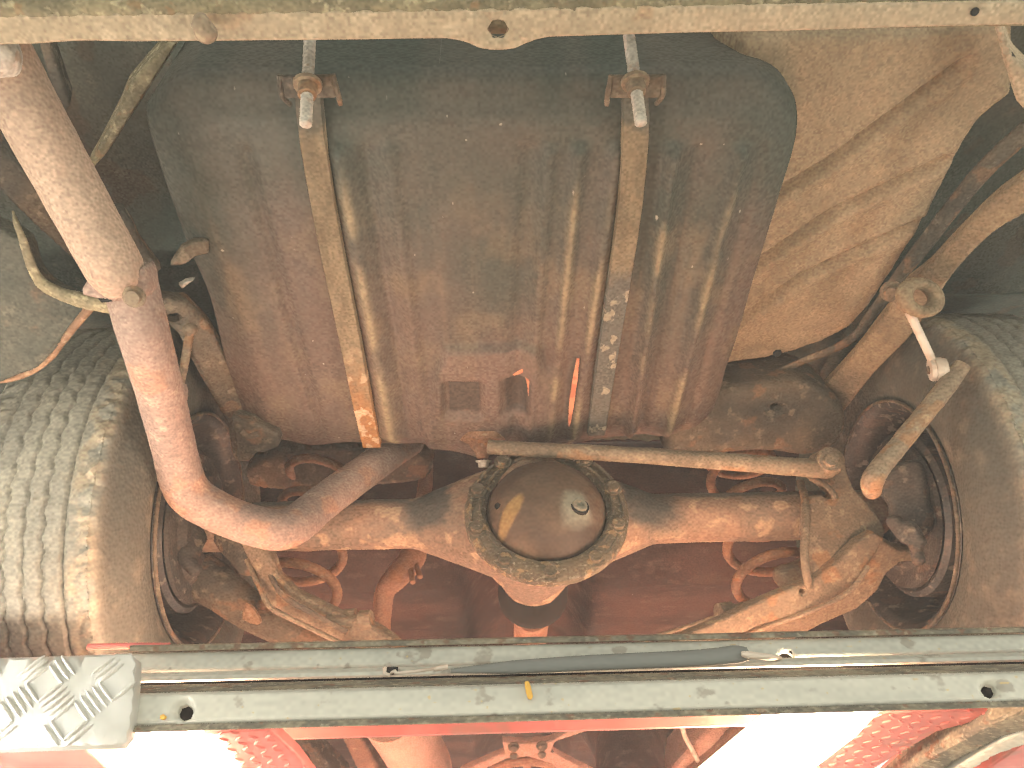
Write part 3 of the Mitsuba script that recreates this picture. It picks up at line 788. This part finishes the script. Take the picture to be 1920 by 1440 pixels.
# coil springs
for s, px in ((-1, 575), (1, 1458)):
    c = np.array([X0 + s * 0.352, 1.045, 1.5 + 0.50])
    turns, hgt = 5.2, 0.33
    a = np.linspace(0, 2 * np.pi * turns, int(turns * 30))
    h = hgt * (a / a[-1])
    ph = 0.9 if s < 0 else 2.3
    pts = np.stack([c[0] + 0.054 * np.cos(a * s + ph), c[1] + 0.054 * np.sin(a * s + ph), c[2] + h], 1)
    add(f'{C}__coil_spring', tube(pts, 0.0076, 12, smooth=False, lump=0.0006), 'spring_rust', ('left' if s < 0 else 'right') + ' rusty coil spring between axle and body')

# ------------------------------------------------------------------ suspension arms, right
TA = f'{C}__trailing_arm'
yb = 0.90
add(f'{C}__axle_bracket', px_sheet([(1528, 868), (1535, 848), (1552, 839), (1570, 845), (1584, 862), (1592, 890), (1602, 915), (1625, 940), (1645, 965), (1662, 992), (1658, 1012), (1640, 1030), (1600, 1072), (1560, 1092), (1540, 1094), (1528, 1078), (1520, 1040), (1515, 990), (1518, 930), (1540, 926), (1556, 935), (1566, 922), (1552, 908), (1530, 892)],
                                          (0.15, -1, -0.5), P(1580, 960, y=yb), res=0.007, edge=0.004, thick=0.02, lump=0.0012, holes=[]), 'arm_dust', 'dust-covered axle bracket at the right end of the axle')
add(f'{C}__axle_bracket__pivot_bolt', along(hexnut(.009, .010), P(1553, 868, y=.805), (0.05, -1, -.25)), 'arm_dust')
add(f'{C}__axle_bracket__rib', tube([P(1520, 897, y=.885), P(1545, 908, y=.875), P(1560, 922, y=.872), P(1568, 936, y=.875)], 0.0042, 10, 6, lump=.001), 'arm_dust')
add(f'{C}__brake_hose', tube([P(1500, 905, y=.93), P(1508, 930, y=.895), P(1512, 975, y=.885), P(1508, 1030, y=.89), P(1512, 1075, y=.90), P(1518, 1100, y=.92)], 0.0055, 12, 8, lump=.0005), 'arm_dust')
add(TA, px_sheet([(1640, 998), (1660, 1010), (1625, 1068), (1600, 1100), (1560, 1126), (1500, 1150), (1420, 1176), (1360, 1205), (1240, 1250), (1210, 1225), (1290, 1190), (1360, 1160), (1420, 1130), (1480, 1105), (1530, 1085), (1570, 1055), (1610, 1015)],
                         (0.2, -0.75, -0.8), P(1560, 1090, y=0.93), res=0.008, edge=0.0035, thick=0.012, lump=0.001, holes=[circle(1506, 1109, 6, 5, 12)]), 'arm_dust', 'right trailing arm, dusty folded steel with a lit lower edge')
add(f'{TA}__lower_flange', px_sheet([(1650, 1010), (1690, 1034), (1722, 1036), (1724, 1054), (1690, 1055), (1662, 1078), (1648, 1108), (1610, 1142), (1540, 1172), (1480, 1205), (1440, 1232), (1330, 1262), (1300, 1235), (1420, 1180), (1520, 1140), (1600, 1090)],
                                        (0.15, -0.5, -1), P(1600, 1100, y=0.97), res=0.008, edge=0.004, thick=0.02, lump=0.001), 'arm_dust')
add(f'{TA}__edge', tube([P(1628, 1062, y=.915), P(1600, 1102, y=.925), P(1562, 1128, y=.935), P(1500, 1154, y=.95), P(1420, 1182, y=.97), P(1350, 1214, y=.99)], 0.0032, 8, 8, lump=.0006), 'arm_dust')
add(f'{TA}__pivot_bolt', cat(along(hexnut(.016, .02, False), P(1372, 1150, y=.98), (-1, -0.2, -.1)), tube([P(1372, 1146, y=.985), P(1430, 1132, y=.985)], 0.009, 12, lump=.001)), 'arm_dust')
add(f'{TA}__spring_seat', soft(hull((P(1470, 1080, y=1.0), .016), (P(1530, 1062, y=1.0), .018), (P(1560, 1075, y=1.0), .012), (P(1480, 1100, y=1.0), .012)), .007, 4, .003), 'arm_dust')
add(f'{C}__handbrake_cable', tube([P(1180, 1212, y=1.0), P(1240, 1190, y=1.0), P(1300, 1171, y=1.0), P(1356, 1151, y=.99)], 0.0028, 8), 'arm_dust')
# left arm
TB = f'{C}__trailing_arm'
k = add(TB, px_sheet([(440, 1000), (480, 1005), (505, 1040), (520, 1080), (552, 1112), (590, 1130), (640, 1155), (690, 1170), (735, 1198), (760, 1225), (700, 1240), (655, 1213), (600, 1186), (540, 1156), (505, 1136), (480, 1090), (462, 1050)],
                          (-0.2, -0.75, -0.8), P(560, 1120, y=0.95), res=0.008, edge=0.006, thick=0.012, lump=0.002), 'arm_dust', 'left trailing arm with a folded flange below the coil spring')
add(f'{k}__edge', tube([P(462, 1050, y=.93), P(486, 1100, y=.935), P(506, 1138, y=.94), P(545, 1160, y=.945), P(600, 1187, y=.955), P(655, 1214, y=.97)], 0.0034, 8, 8, lump=.0006), 'arm_dust')
add(f'{k}__fold', tube([P(490, 1030, y=.925), P(508, 1080, y=.935), P(535, 1120, y=.94), P(590, 1152, y=.95), P(650, 1185, y=.96)], 0.004, 8, 8, flat=((0, 1, 1), .5)), 'arm_dark')
add(f'{k}__pivot_bolt', cat(along(hexnut(.015, .016, False), P(676, 1166, y=.97), (1, -0.2, .1)), tube([P(612, 1165, y=.965), P(680, 1168, y=.972)], 0.008, 12, lump=.001), along(trimesh.creation.cylinder(.016, .016), P(657, 1164, y=.985), (1, -.1, .05))), 'arm_dust')
add(f'{k}__lower_beam', tube([P(370, 1075, y=1.0), P(420, 1110, y=1.01), P(470, 1145, y=1.03), P(540, 1180, y=1.05), P(640, 1225, y=1.08)], [.034, .030, .027, .026, .026], 20, 8, lump=.0015), 'arm_dark')
add(f'{k}__bare_patch', px_sheet([(459, 1135), (466, 1132), (487, 1160), (484, 1172), (454, 1162)], (-0.2, -.8, -.8), P(470, 1152, y=0.985), rounding=2, res=.005, edge=.001, thick=.004), 'rusty_lip')
add(f'{C}__axle_bracket', soft(hull((P(440, 1000, y=.95), .030), (P(500, 1010, y=.94), .022), (P(470, 1050, y=.96), .022)), .010, 5, .003), 'arm_dark')

# ------------------------------------------------------------------ anti-roll bar and link, right; rubber exhaust ring
add(f'{C}__anti_roll_bar', tube([P(1806, 682, y=.66), P(1790, 704, y=.67), P(1740, 768, y=.69), P(1690, 828, y=.71), P(1650, 878, y=.725), P(1636, 902, y=.735), P(1634, 920, y=.76)], [.0088, .0105, .0108, .0112, .0118, .0125, .011], 22, 8, lump=.0014), 'arm_dust', 'muddy anti-roll bar end by the right wheel')
lk = f'{C}__bar_link'
add(lk, cat(tube([P(1699, 570, z=.69), P(1712, 600, z=.68), P(1748, 676, z=.655)], [.006, .0052, .005], 14)), 'pale_nylon', 'clean pale link rod with a round bush below the rubber ring')
b0, b1 = P(1742, 694, z=.648), P(1776, 690, z=.646)
add(f'{lk}__bush', tube(np.array([b0 + (b1 - b0) * t for t in (0, .04, .25, .3, .36, .7, .75, .95, 1)]), [.010, .0135, .0145, .0128, .0142, .0142, .0128, .0125, .009], 26, smooth=False), 'pale_nylon')
add(f'{lk}__bush_bore', along(trimesh.creation.cylinder(.005, .002), b0 - (b1 - b0) * 0.03, b1 - b0), 'arm_dark')
rc = P(1725, 558, z=.69)
ring = trimesh.creation.torus(0.0205, 0.0088, 40, 18)
ring.apply_scale([1.1, 0.8, 1.1])
add(f'{C}__exhaust_ring', along(ring, rc, (0.25, -0.8, -0.75)), 'rail_steel', 'worn rubber exhaust ring hanging on the right chassis rail')
add(f'{C}__exhaust_ring__hook', cat(tube([P(1680, 560, z=.70), P(1698, 575, z=.69), P(1716, 580, z=.685)], .008, 12, 6, lump=.001)), 'rail_steel')

# ------------------------------------------------------------------ wheels
def tyre_mesh(seed):
    R, Wd = 0.292, 0.172
    prof = []                                    # (w from inner -1 to outer +1 across, radius, tread?)
    for t in np.linspace(0, 1, 15):
        prof.append((-0.46 * Wd - 0.012 * math.sin(math.pi * t) * 1.4, 0.163 + (R - 0.020 - 0.163) * t, 0))
    for t in np.linspace(0.15, 0.95, 4):
        a = t * math.pi / 2
        prof.append((-0.46 * Wd + 0.014 * (1 - math.cos(a)) , R - 0.020 + 0.017 * math.sin(a), 1))
    m = 64
    for t in np.linspace(-1, 1, m):
        prof.append((t * 0.40 * Wd, R - 0.003 * t * t, 2))
    prof += [(-w, r, k) for w, r, k in prof[:19]][::-1]
    prof = np.array(prof)
    na = 900
    ang = np.linspace(0, 2 * np.pi, na, endpoint=False)
    A, W = np.meshgrid(ang, prof[:, 0], indexing='ij')
    Rr = np.repeat(prof[None, :, 1], na, 0)
    K = np.repeat(prof[None, :, 2], na, 0)
    u = W / (0.40 * Wd)
    zig = 0.030 * (np.abs(((A * 62 / (2 * np.pi)) % 1) - 0.5) * 4 - 1)
    g = np.zeros_like(A)
    for c in (-0.62, -0.30, 0.0, 0.30, 0.62):
        g = np.maximum(g, np.exp(-((u - c - zig * (1 if abs(c) < 0.5 else 0.5)) / 0.024) ** 2))
    sip = np.exp(-((((A * 90 / (2 * np.pi) + u * 0.4) % 1) - 0.5) / 0.10) ** 2) * ((np.abs(u) > 0.74)) * 0.08
    sip2 = np.exp(-((((A * 124 / (2 * np.pi) + u * 0.8) % 1) - 0.5) / 0.12) ** 2) * (np.abs(u) < 0.58) * 0.08
    tread = K >= 1
    Rr = Rr - 0.0048 * np.maximum(np.maximum(g, sip), sip2) * tread
    p = np.stack([W, np.cos(A) * Rr, np.sin(A) * Rr], -1).reshape(-1, 3)
    caked = np.exp(-((np.abs(u) - 0.95) / 0.2) ** 2).reshape(-1)
    nz = (meshkit.fbm(p * 110, 3, seed) - 0.5) * (0.0024 + 0.0075 * caked)
    p[:, 1:] += p[:, 1:] / np.linalg.norm(p[:, 1:], axis=1, keepdims=True) * nz[:, None]
    kk = len(prof)
    i, j = np.meshgrid(np.arange(na), np.arange(kk - 1), indexing='ij')
    q0 = (i * kk + j).ravel()
    q1 = (((i + 1) % na) * kk + j).ravel()
    f = np.vstack([np.stack([q0, q1, q1 + 1], 1), np.stack([q0, q1 + 1, q0 + 1], 1)])
    return trimesh.Trimesh(p, f, process=False)


for s in (-1, 1):
    side = 'left' if s < 0 else 'right'
    wc = np.array([-0.516 if s < 0 else 0.660, AY, AZ])
    w = f'{C}__wheel' + ('' if s < 0 else '_001')
    labels[w] = {'label': f'{side} rear wheel with a dusty worn tyre on the lift'}
    ty = tyre_mesh(3 if s < 0 else 4)
    ty.vertices = np.asarray(ty.vertices) * [(1 if s > 0 else -1), 1, 1] + wc
    if s < 0:
        ty.invert()
    ty.invert()
    add(f'{w}__tyre', ty, 'tyre_rubber', smooth=50)
    inner = wc - [s * 0.084, 0, 0]               # the plane of the inner rim lip; the rim opens towards the car's middle
    rim = revolve([(0.166, 0.004), (0.169, 0.000), (0.165, -0.004), (0.158, 0.000), (0.152, 0.010), (0.149, 0.028), (0.140, 0.040), (0.138, 0.075), (0.135, 0.110), (0.13, 0.125), (0.06, 0.118), (0.0, 0.118)], 72)
    add(f'{w}__rim', along(rim, inner, (s, 0, 0)), 'rim_steel')
    add(f'{w}__rim_lip', along(trimesh.creation.torus(0.1665, 0.0026, 96, 10), inner - [s * 0.003, 0, 0], (1, 0, 0)), 'arm_dark')
    drum = revolve([(0.0, 0.018), (0.06, 0.016), (0.095, 0.010), (0.112, 0.0), (0.119, 0.006), (0.119, 0.03), (0.113, 0.07), (0.0, 0.075)], 56)
    add(f'{C}__brake_drum', along(drum, inner + [s * 0.012, 0, 0], (s, 0, 0)), 'rim_steel')
    b = inner + [s * 0.004, 0, 0]
    plate = revolve([(0.04, -0.012), (0.075, -0.010), (0.083, 0.0), (0.106, 0.002), (0.107, 0.008), (0.04, 0.008)], 48)
    add(f'{C}__brake_backing_plate', along(plate, b, (s, 0, 0)), 'drum_steel')
add(f'{C}__brake_cylinder', cat(px_sheet([(1640, 905), (1672, 868), (1720, 858), (1736, 880), (1742, 930), (1748, 985), (1700, 1010), (1668, 990), (1662, 940)], (-0.5, -0.8, -0.3), P(1700, 930, y=.865), rounding=3, res=.008, edge=.012, thick=.05, lump=.002),
                                  soft(hull((P(1705, 995, y=.862), .014), (P(1722, 1015, y=.862), .009)) + hull((P(1712, 1018, y=.866), .008), (P(1722, 1048, y=.87), .007)) + hull((P(1680, 980, y=.866), .010), (P(1700, 1010, y=.866), .008)), .005, 3, .004)), 'drum_steel')
add(f'{C}__brake_cylinder', soft(hull((P(352, 950, y=.92), .016), (P(352, 1040, y=.925), .016), (P(372, 1000, y=.94), .014)) + hull((P(350, 1048, y=.92), .010), (P(364, 1070, y=.925), .009)), .007, 5, .003), 'drum_steel')

# ------------------------------------------------------------------ far front of the car, seen under the lift's beam
z1 = 0.66
add(f'{C}__front_exhaust', tube([P(730, 1330, z=z1), P(770, 1395, z=z1), P(792, 1440, z=z1 - .01), P(800, 1480, z=z1 - .02)], [.07, .072, .075, .07], 28, 8), 'front_lit')
add(f'{C}__floor_rail', px_sheet([(625, 1355), (660, 1355), (745, 1500), (695, 1500)], (0, -.3, -1), P(660, 1400, z=.70), res=.03, edge=.01, thick=.08), 'front_metal')
add(f'{C}__floor_rail', px_sheet([(1350, 1345), (1388, 1345), (1260, 1500), (1210, 1500)], (0, -.3, -1), P(1310, 1400, z=.68), res=.03, edge=.01, thick=.08), 'front_lit')
add(f'{C}__floor_rail', px_sheet([(1440, 1345), (1470, 1342), (1320, 1470), (1270, 1480)], (0, -.3, -1), P(1380, 1400, z=.66), res=.03, edge=.01, thick=.08), 'front_metal')
add(f'{C}__crossmember', px_sheet([(820, 1345), (880, 1362), (938, 1392), (980, 1394), (1028, 1392), (1080, 1365), (1130, 1350), (1180, 1345), (1040, 1392), (1034, 1410), (1060, 1424), (1130, 1460), (1080, 1480), (1036, 1434), (990, 1420), (950, 1424), (905, 1445), (860, 1475), (860, 1450), (918, 1424), (946, 1412), (942, 1392), (870, 1362)],
                                         (0, -.5, -1), P(985, 1400, z=.62), res=.02, edge=.004, thick=.015, holes=[]), 'front_lit', 'X-shaped crossmember plate far forward under the car')
for a, b in ((963, 1400), (963, 1414), (1016, 1398), (1016, 1412), (948, 1422), (1028, 1419), (988, 1421)):
    add(f'{C}__crossmember__bolt', along(hexnut(.010, .008), P(a, b, z=.612), (0, -.5, -1)), 'arm_dark')
add(f'{C}__gearbox', cat(along(revolve([(0.0, -.02), (0.16, -.02), (0.15, .05), (0.09, .18), (0.075, .22), (.075, .36), (0, .36)], 32), P(1180, 1345, y=2.3) + [0, 0, .03], (-0.05, -0.2, -1)), tube([P(1180, 1400, y=2.2), P(1185, 1500, y=2.1)], .09, 24)), 'floor_paint')
add(f'{C}__fuel_line', tube([P(1276, 1345, z=.66), P(1284, 1380, z=.66), P(1300, 1410, z=.66), P(1320, 1450, z=.66)], .006, 8), 'pale_nylon')
add(f'{C}__front_bracket', px_sheet([(530, 1370), (560, 1375), (600, 1420), (650, 1470), (600, 1490), (545, 1425), (515, 1390)], (0, -.3, -1), P(580, 1420, z=.7), res=.02, edge=.008, thick=.05, holes=[circle(565, 1420, 14, 9, 12)]), 'arm_dark')
add(f'{C}__steering_arc', tube([P(880, 1480, z=.60), P(930, 1440, z=.60), P(988, 1428, z=.60), P(1050, 1440, z=.6), P(1100, 1480, z=.6)], .010, 10), 'front_metal')
add(f'{C}__steering_arc', tube([P(988, 1425, z=.61), P(990, 1480, z=.59)], .010, 10), 'front_metal')

# ------------------------------------------------------------------ the lift
L = 'vehicle_lift'
labels[L] = {'label': 'grey and red vehicle lift with a cross beam and runways carrying the car', 'category': 'vehicle lift'}


def slope(py):
    """How much the long edges of the beam climb to the right in the photograph, at a height in it."""
    return -0.0216 - (py - 1205) / 150 * 0.0071


def at(px, py, y):
    """A point of a lengthwise edge that crosses the picture's middle at py."""
    return P(px, py + slope(py) * (px - 960), y=y)


def beam(profile, x0, x1, n=24, lump=0.0):
    """A rolled section carried along the beam; its corners are (height in the photograph at its middle, distance forward)."""
    v = []
    for t in np.linspace(0, 1, n):
        for py, y in profile:
            a, b = at(240, py, y), at(1900, py, y)
            v.append(a + (b - a) * ((x0 + (x1 - x0) * t - 240) / 1660))
    v = np.array(v)
    k = len(profile)
    f = []
    for i in range(n - 1):
        for j in range(k):
            q = [i * k + j, i * k + (j + 1) % k, (i + 1) * k + (j + 1) % k, (i + 1) * k + j]
            f += [[q[0], q[1], q[2]], [q[0], q[2], q[3]]]
    f += [[0, j + 1, j] for j in range(1, k - 1)] + [[(n - 1) * k, (n - 1) * k + j, (n - 1) * k + j + 1] for j in range(1, k - 1)]
    if lump:
        v = v + (meshkit.fbm(v * 50, 3, 6)[:, None] - 0.5) * 2 * lump
    m = trimesh.Trimesh(v, np.array(f), process=False)
    trimesh.repair.fix_normals(m)
    return m


def band(py0, py1, y0, y1, holes=(), x0=243, x1=2040, thick=.004, edge=.003, **kw):
    """A flat long face of the beam between two lengthwise edges, with holes."""
    def q(px, py, y):
        a, b = at(240, py, y), at(1900, py, y)
        return a + (b - a) * ((px - 240) / 1660)
    a, b, c = q(x0, py0, y0), q(x1, py0, y0), q(x0, py1, y1)
    n_ = np.cross(b - a, c - a)
    n_ = n_ / np.linalg.norm(n_)
    if n_ @ (CAM - a) < 0:
        n_ = -n_
    f_ = frame(a, n_, b - a)
    xy = flatten([a, b, q(x1, py1, y1), c], f_)
    hs = [flatten([lift_on(f_, r) for r in circle(*h, 22)], f_) for h in holes]
    return sheet(xy, f_, holes=hs, res=.006, edge=edge, thick=thick, **kw)


CB = f'{L}__cross_beam'
add(CB, band(1206, 1243, .702, .700, [(1474, 1229, 15, 11)], thick=.004), 'beam_grey', 'long grey steel cross beam in front of the wheels')
add(f'{CB}__top_lip', beam([(1195, .700), (1198, .696), (1206, .696), (1207.5, .704), (1203, .73), (1197, .73)], 243, 2040, 120, lump=.0006), 'beam_lip')
add(f'{CB}__dark_backing', beam([(1209, .712), (1250, .712), (1250, .716), (1209, .716)], 243, 2040), 'black_hole')  # black sheet added so the hole and seam look dark
add(f'{CB}__rod_guide', beam([(1245.5, .694), (1248, .688), (1253, .685), (1260, .685), (1264, .690), (1264, .70), (1246, .70)], 243, 2040), 'beam_grey')
add(f'{CB}__shade_strip', beam([(1262, .706), (1284, .706), (1284, .710), (1262, .710)], 243, 2040), 'black_hole')  # black strip standing in for the shade between the beam sections
add(f'{CB}__shoulder', beam([(1268, .682), (1276, .660), (1280, .650), (1290, .650), (1290, .69)], 243, 2040), 'beam_lip')
tube_pts = [(845, 1258), (960, 1251), (1100, 1243), (1300, 1234), (1378, 1227), (1402, 1226)]
add(f'{CB}__lock_bar', tube([P(a, b, y=.672) for a, b in tube_pts], [.0020, .0060, .007, .0074, .0082, .006], 16, 8, flat=((0, 1, 0), .6)), 'bar_grey', 'grey lock bar lying along the cross beam with wire at both ends')
add(f'{CB}__lower_box', band(1277, 1343, .640, .640, [(344, 1331, 15, 16), (1859, 1291, 15, 14)], thick=.005, edge=.006), 'beam_grey', 'lower grey box of the cross beam with a round hole near each end')
add(f'{CB}__lower_lip', beam([(1340.5, .6385), (1351, .6370), (1353, .640), (1353, .650), (1340.5, .650)], 243, 2040, 120, lump=.0004), 'beam_lip')
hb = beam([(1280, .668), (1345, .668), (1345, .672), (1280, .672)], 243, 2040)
add(f'{CB}__hole_backing', hb, 'black_hole')  # black sheet added behind the round holes to darken them
add(f'{CB}__paint_mark', px_sheet([(984, 1278), (992, 1277), (998, 1300), (999, 1308), (991, 1311), (986, 1295)], (0, -1, -.10), P(990, 1295, y=.6355), rounding=2, res=.004, edge=.0005, thick=.002), 'yellow_paint')
add(f'{CB}__paint_mark', px_sheet([(300, 1341), (307, 1338), (312, 1344), (306, 1349), (299, 1348)], (0, -1, -.10), P(305, 1343, y=.6355), res=.004, edge=.0005, thick=.002), 'yellow_paint')
# red beam behind it
add(f'{L}__red_beam', beam([(1325, .860), (1372, .860), (1375, .864), (1372, .90), (1325, .90)], 60, 2300), 'lift_red', 'red flange glowing in lamp light under the cross beam')
# wires
labels['retaining_wire'] = {'label': 'bent pale wire hook at the left end of the lock bar', 'category': 'wire'}
used.add('retaining_wire')
scene['retaining_wire'] = mikit.ply(cat(tube([P(733, 1262, y=.672), P(741, 1258, y=.668), P(746, 1262, y=.668), P(800, 1256, y=.668), P(818, 1253, y=.668)], .0013, 8, 6), tube([P(814, 1255, y=.667), P(840, 1250, y=.667)], .0022, 8), tube([P(722, 1252, y=.672), P(722, 1262, y=.670), P(731, 1266, y=.67)], .0016, 8, 6)), 'pale_nylon', smooth=40)
add(f'{CB}__slot', px_sheet([(718, 1250), (746, 1249), (744, 1262), (722, 1264)], (0, -1, -.1), P(732, 1257, y=.6815), res=.006, edge=.001, thick=.003), 'black_hole')
labels['retaining_wire_001'] = {'label': 'straight white wire from the lock bar to the oval hole on the right', 'category': 'wire'}
scene['retaining_wire_001'] = mikit.ply(cat(tube([P(1390, 1226, y=.664), P(1404, 1228, y=.664), P(1440, 1232, y=.672), P(1464, 1234, y=.690)], [.0022, .0034, .0030, .0016], 10, 6)), 'pale_nylon', smooth=40)


def lugs(pts, r=(0.011, 0.0028, 0.0018)):
    out = []
    for p, d, n_ in pts:
        m = trimesh.creation.icosphere(subdivisions=2)
        m.apply_scale(r)
        x = np.asarray(d, float) / np.linalg.norm(d)
        n_ = np.asarray(n_, float) / np.linalg.norm(n_)
        x = x - n_ * (x @ n_)
        x /= np.linalg.norm(x)
        t = np.eye(4)
        t[:3, 0], t[:3, 1], t[:3, 2], t[:3, 3] = x, np.cross(n_, x), n_, p
        m.apply_transform(t)
        out.append(m)
    return out


def tread_plate(px, nrm, anchor, pitch, lug, group=5, lift=0.0003, **kw):
    """A five-bar tread plate: the sheet and its raised bars as one mesh."""
    nrm = np.asarray(nrm, float) / np.linalg.norm(nrm)
    o = np.asarray(anchor, float)

    def up(q):
        r = FW + RT * (q[0] - 960) / F + UP * (720 - q[1]) / F
        return CAM + r * (((o - CAM) @ nrm) / (r @ nrm))
    f_ = frame(o, nrm)
    xy = flatten([up(q) for q in px], f_)
    base = sheet(xy, f_, **kw)
    poly = Polygon(xy).buffer(-lug[0] * 0.5)
    bars = []
    x0, y0, x1, y1 = poly.bounds
    for i in range(int((x1 - x0) / pitch) + 2):
        for j in range(int((y1 - y0) / pitch) + 2):
            a = 1 if (i + j) % 2 else -1
            cx, cy = x0 + i * pitch, y0 + j * pitch
            for k in range(group):
                off = (k - (group - 1) / 2) * pitch / (group + 0.6)
                d2 = np.array([math.cos(math.radians(45 * a)), math.sin(math.radians(45 * a))])
                w2 = np.array([-d2[1], d2[0]])
                q = np.array([cx, cy]) + w2 * off
                if shapely.contains_xy(poly, *q):
                    bars.append((o + f_[1] * q[0] + f_[2] * q[1] + nrm * lift, f_[1] * d2[0] + f_[2] * d2[1], nrm))
    return cat(base, *lugs(bars, lug))


TP = f'{L}__tread_plate'
add(TP, tread_plate([(-160, 1236), (120, 1228), (252, 1222), (256, 1240), (250, 1330), (238, 1396), (0, 1404), (-160, 1408)], (0.04, -1, -0.12), P(120, 1310, y=.625), 0.029, (0.0115, 0.0018, 0.0020), res=.015, edge=.003, thick=.010), 'plate_alu', 'bright aluminium tread plate with raised bars at the lower left')
add(f'{L}__runway', box([-1.25, .70, 1.5 + .255], [X0 - .44, 4.4, 1.5 + .318]), 'lift_red', 'left red runway under the left wheel')
add(f'{L}__runway', box([X0 + .46, .76, 1.5 + .255], [1.35, 4.4, 1.5 + .335]), 'lift_red', 'right red runway under the right wheel')
add(f'{L}__runway_edge', tube([P(165, 1213, y=.72), P(240, 1211, y=.72), P(318, 1211, y=.72)], .003, 8), 'lift_red')
# inner ledges with tread pattern
LR = f'{L}__ledge'
zl = .258
add(LR, tread_plate([(1560, 1345), (1640, 1338), (1862, 1332), (1866, 1348), (1836, 1352), (1760, 1372), (1540, 1500), (1340, 1500)], (-0.05, 0, -1), P(1700, 1380, z=zl), 0.0135, (0.0050, 0.0014, 0.0013), group=1, res=.012, edge=.003, thick=.008), 'lift_red', 'red tread-plate ledge on the right beside the bright lamp')
add(LR, tread_plate([(322, 1384), (420, 1372), (505, 1368), (560, 1420), (620, 1500), (470, 1500), (420, 1432), (400, 1398), (335, 1396)], (0.05, 0, -1), P(450, 1400, z=zl), 0.0135, (0.0050, 0.0014, 0.0013), group=1, res=.012, edge=.003, thick=.008), 'lift_red', 'red tread-plate ledge on the left above the lamp')
# strips beside the right ledge
add(f'{L}__side_strip', px_sheet([(1866, 1350), (2000, 1316), (2000, 1350), (1880, 1385), (1790, 1430), (1700, 1500), (1640, 1500), (1720, 1430)], (-0.3, 0, -1), P(1800, 1400, z=.245), res=.02, edge=.004, thick=.02), 'beam_lip')
add(f'{L}__side_strip', px_sheet([(2000, 1352), (2000, 1372), (1870, 1418), (1770, 1480), (1735, 1480), (1880, 1388)], (-0.3, 0, -1), P(1850, 1410, z=.238), res=.02, edge=.004, thick=.02), 'beam_grey')


# the strip lamps on the lift: a body and a bright diffuser
def lamp(key, px, z, nrm, colour, label):
    labels[key] = {'label': label, 'category': 'lamp'}
    pts = [P(*q, z=z) + np.array([0, 0, h]) for q in px for h in (0, .022)]
    g = M(m3.Manifold.batch_hull([m3.Manifold.sphere(.003, 8).translate(tuple(p)) for p in pts]))
    scene[key] = {**mikit.ply(g, 'lamp_body'), 'emitter': {'type': 'area', 'radiance': {'type': 'rgb', 'value': colour}}}


lamp('strip_lamp', [(1530, 1322), (1652, 1318), (1600, 1375), (1440, 1500), (1300, 1500)], .250, (-.25, -.15, -1), LAMP_R, 'glaring white strip lamp left of the right-hand red ledge')
lamp('strip_lamp_001', [(245, 1386), (330, 1380), (395, 1400), (440, 1470), (440, 1500), (245, 1500)], .250, (.25, -.15, -1), LAMP_L, 'glaring white strip lamp left of the left-hand red ledge')


def tube_lamp(key, p, q, colour, label, r=.02):
    labels[key] = {'label': label, 'category': 'lamp'}
    scene[key] = {**mikit.ply(tube([p, q], r, 16), 'lamp_body'), 'emitter': {'type': 'area', 'radiance': {'type': 'rgb', 'value': colour}}}


tube_lamp('strip_lamp_002', [-.72, .555, 1.655], [-.41, .555, 1.655], [95.0, 84.0, 72.0], 'short white lamp below the foot of the aluminium tread plate', .014)
tube_lamp('strip_lamp_003', [X0 - .42, 1.15, 1.75], [X0 - .42, 2.9, 1.75], [30.0, 15.0, 9.2], 'unseen lamp tube further forward along the left runway, orange for light bounced off the red lift')  # both forward tubes tinted to carry the bounce off red paint
tube_lamp('strip_lamp_004', [X0 + .44, 1.15, 1.75], [X0 + .44, 2.9, 1.75], [30.0, 15.0, 9.2], 'unseen lamp tube further forward along the right runway, orange for light bounced off the red lift')
# unseen fill lamps added at both sides and behind the camera
tube_lamp('fill_lamp', [-1.75, -.75, 1.05], [-1.75, .75, 1.05], SIDE, 'unseen fill lamp tube added on the left to brighten the underside', .03)
tube_lamp('fill_lamp_001', [1.85, -.85, 1.05], [1.85, .75, 1.05], [c * 1.25 for c in SIDE], 'unseen fill lamp tube added on the right to brighten the underside', .03)
tube_lamp('fill_lamp_002', [-.8, -1.3, .75], [.9, -1.3, .75], [c * .3 for c in SIDE], 'unseen fill lamp tube added low down behind the camera', .03)

# ------------------------------------------------------------------ haze added to lift the shadows as lens glare does
scene['veil_haze'] = {'type': 'homogeneous', 'albedo': 0.95, 'sigma_t': HAZE}
labels['haze'] = {'kind': 'stuff', 'label': 'thin added haze that imitates lens glare and lifts the shadows', 'category': 'haze'}
scene['haze'] = {'type': 'cube', 'to_world': T().translate([0, 1.5, 0.85]).scale([4.6, 5.6, 1.95]), 'bsdf': {'type': 'null'}, 'interior': {'type': 'ref', 'id': 'veil_haze'}}
scene['camera']['medium'] = {'type': 'ref', 'id': 'veil_haze'}
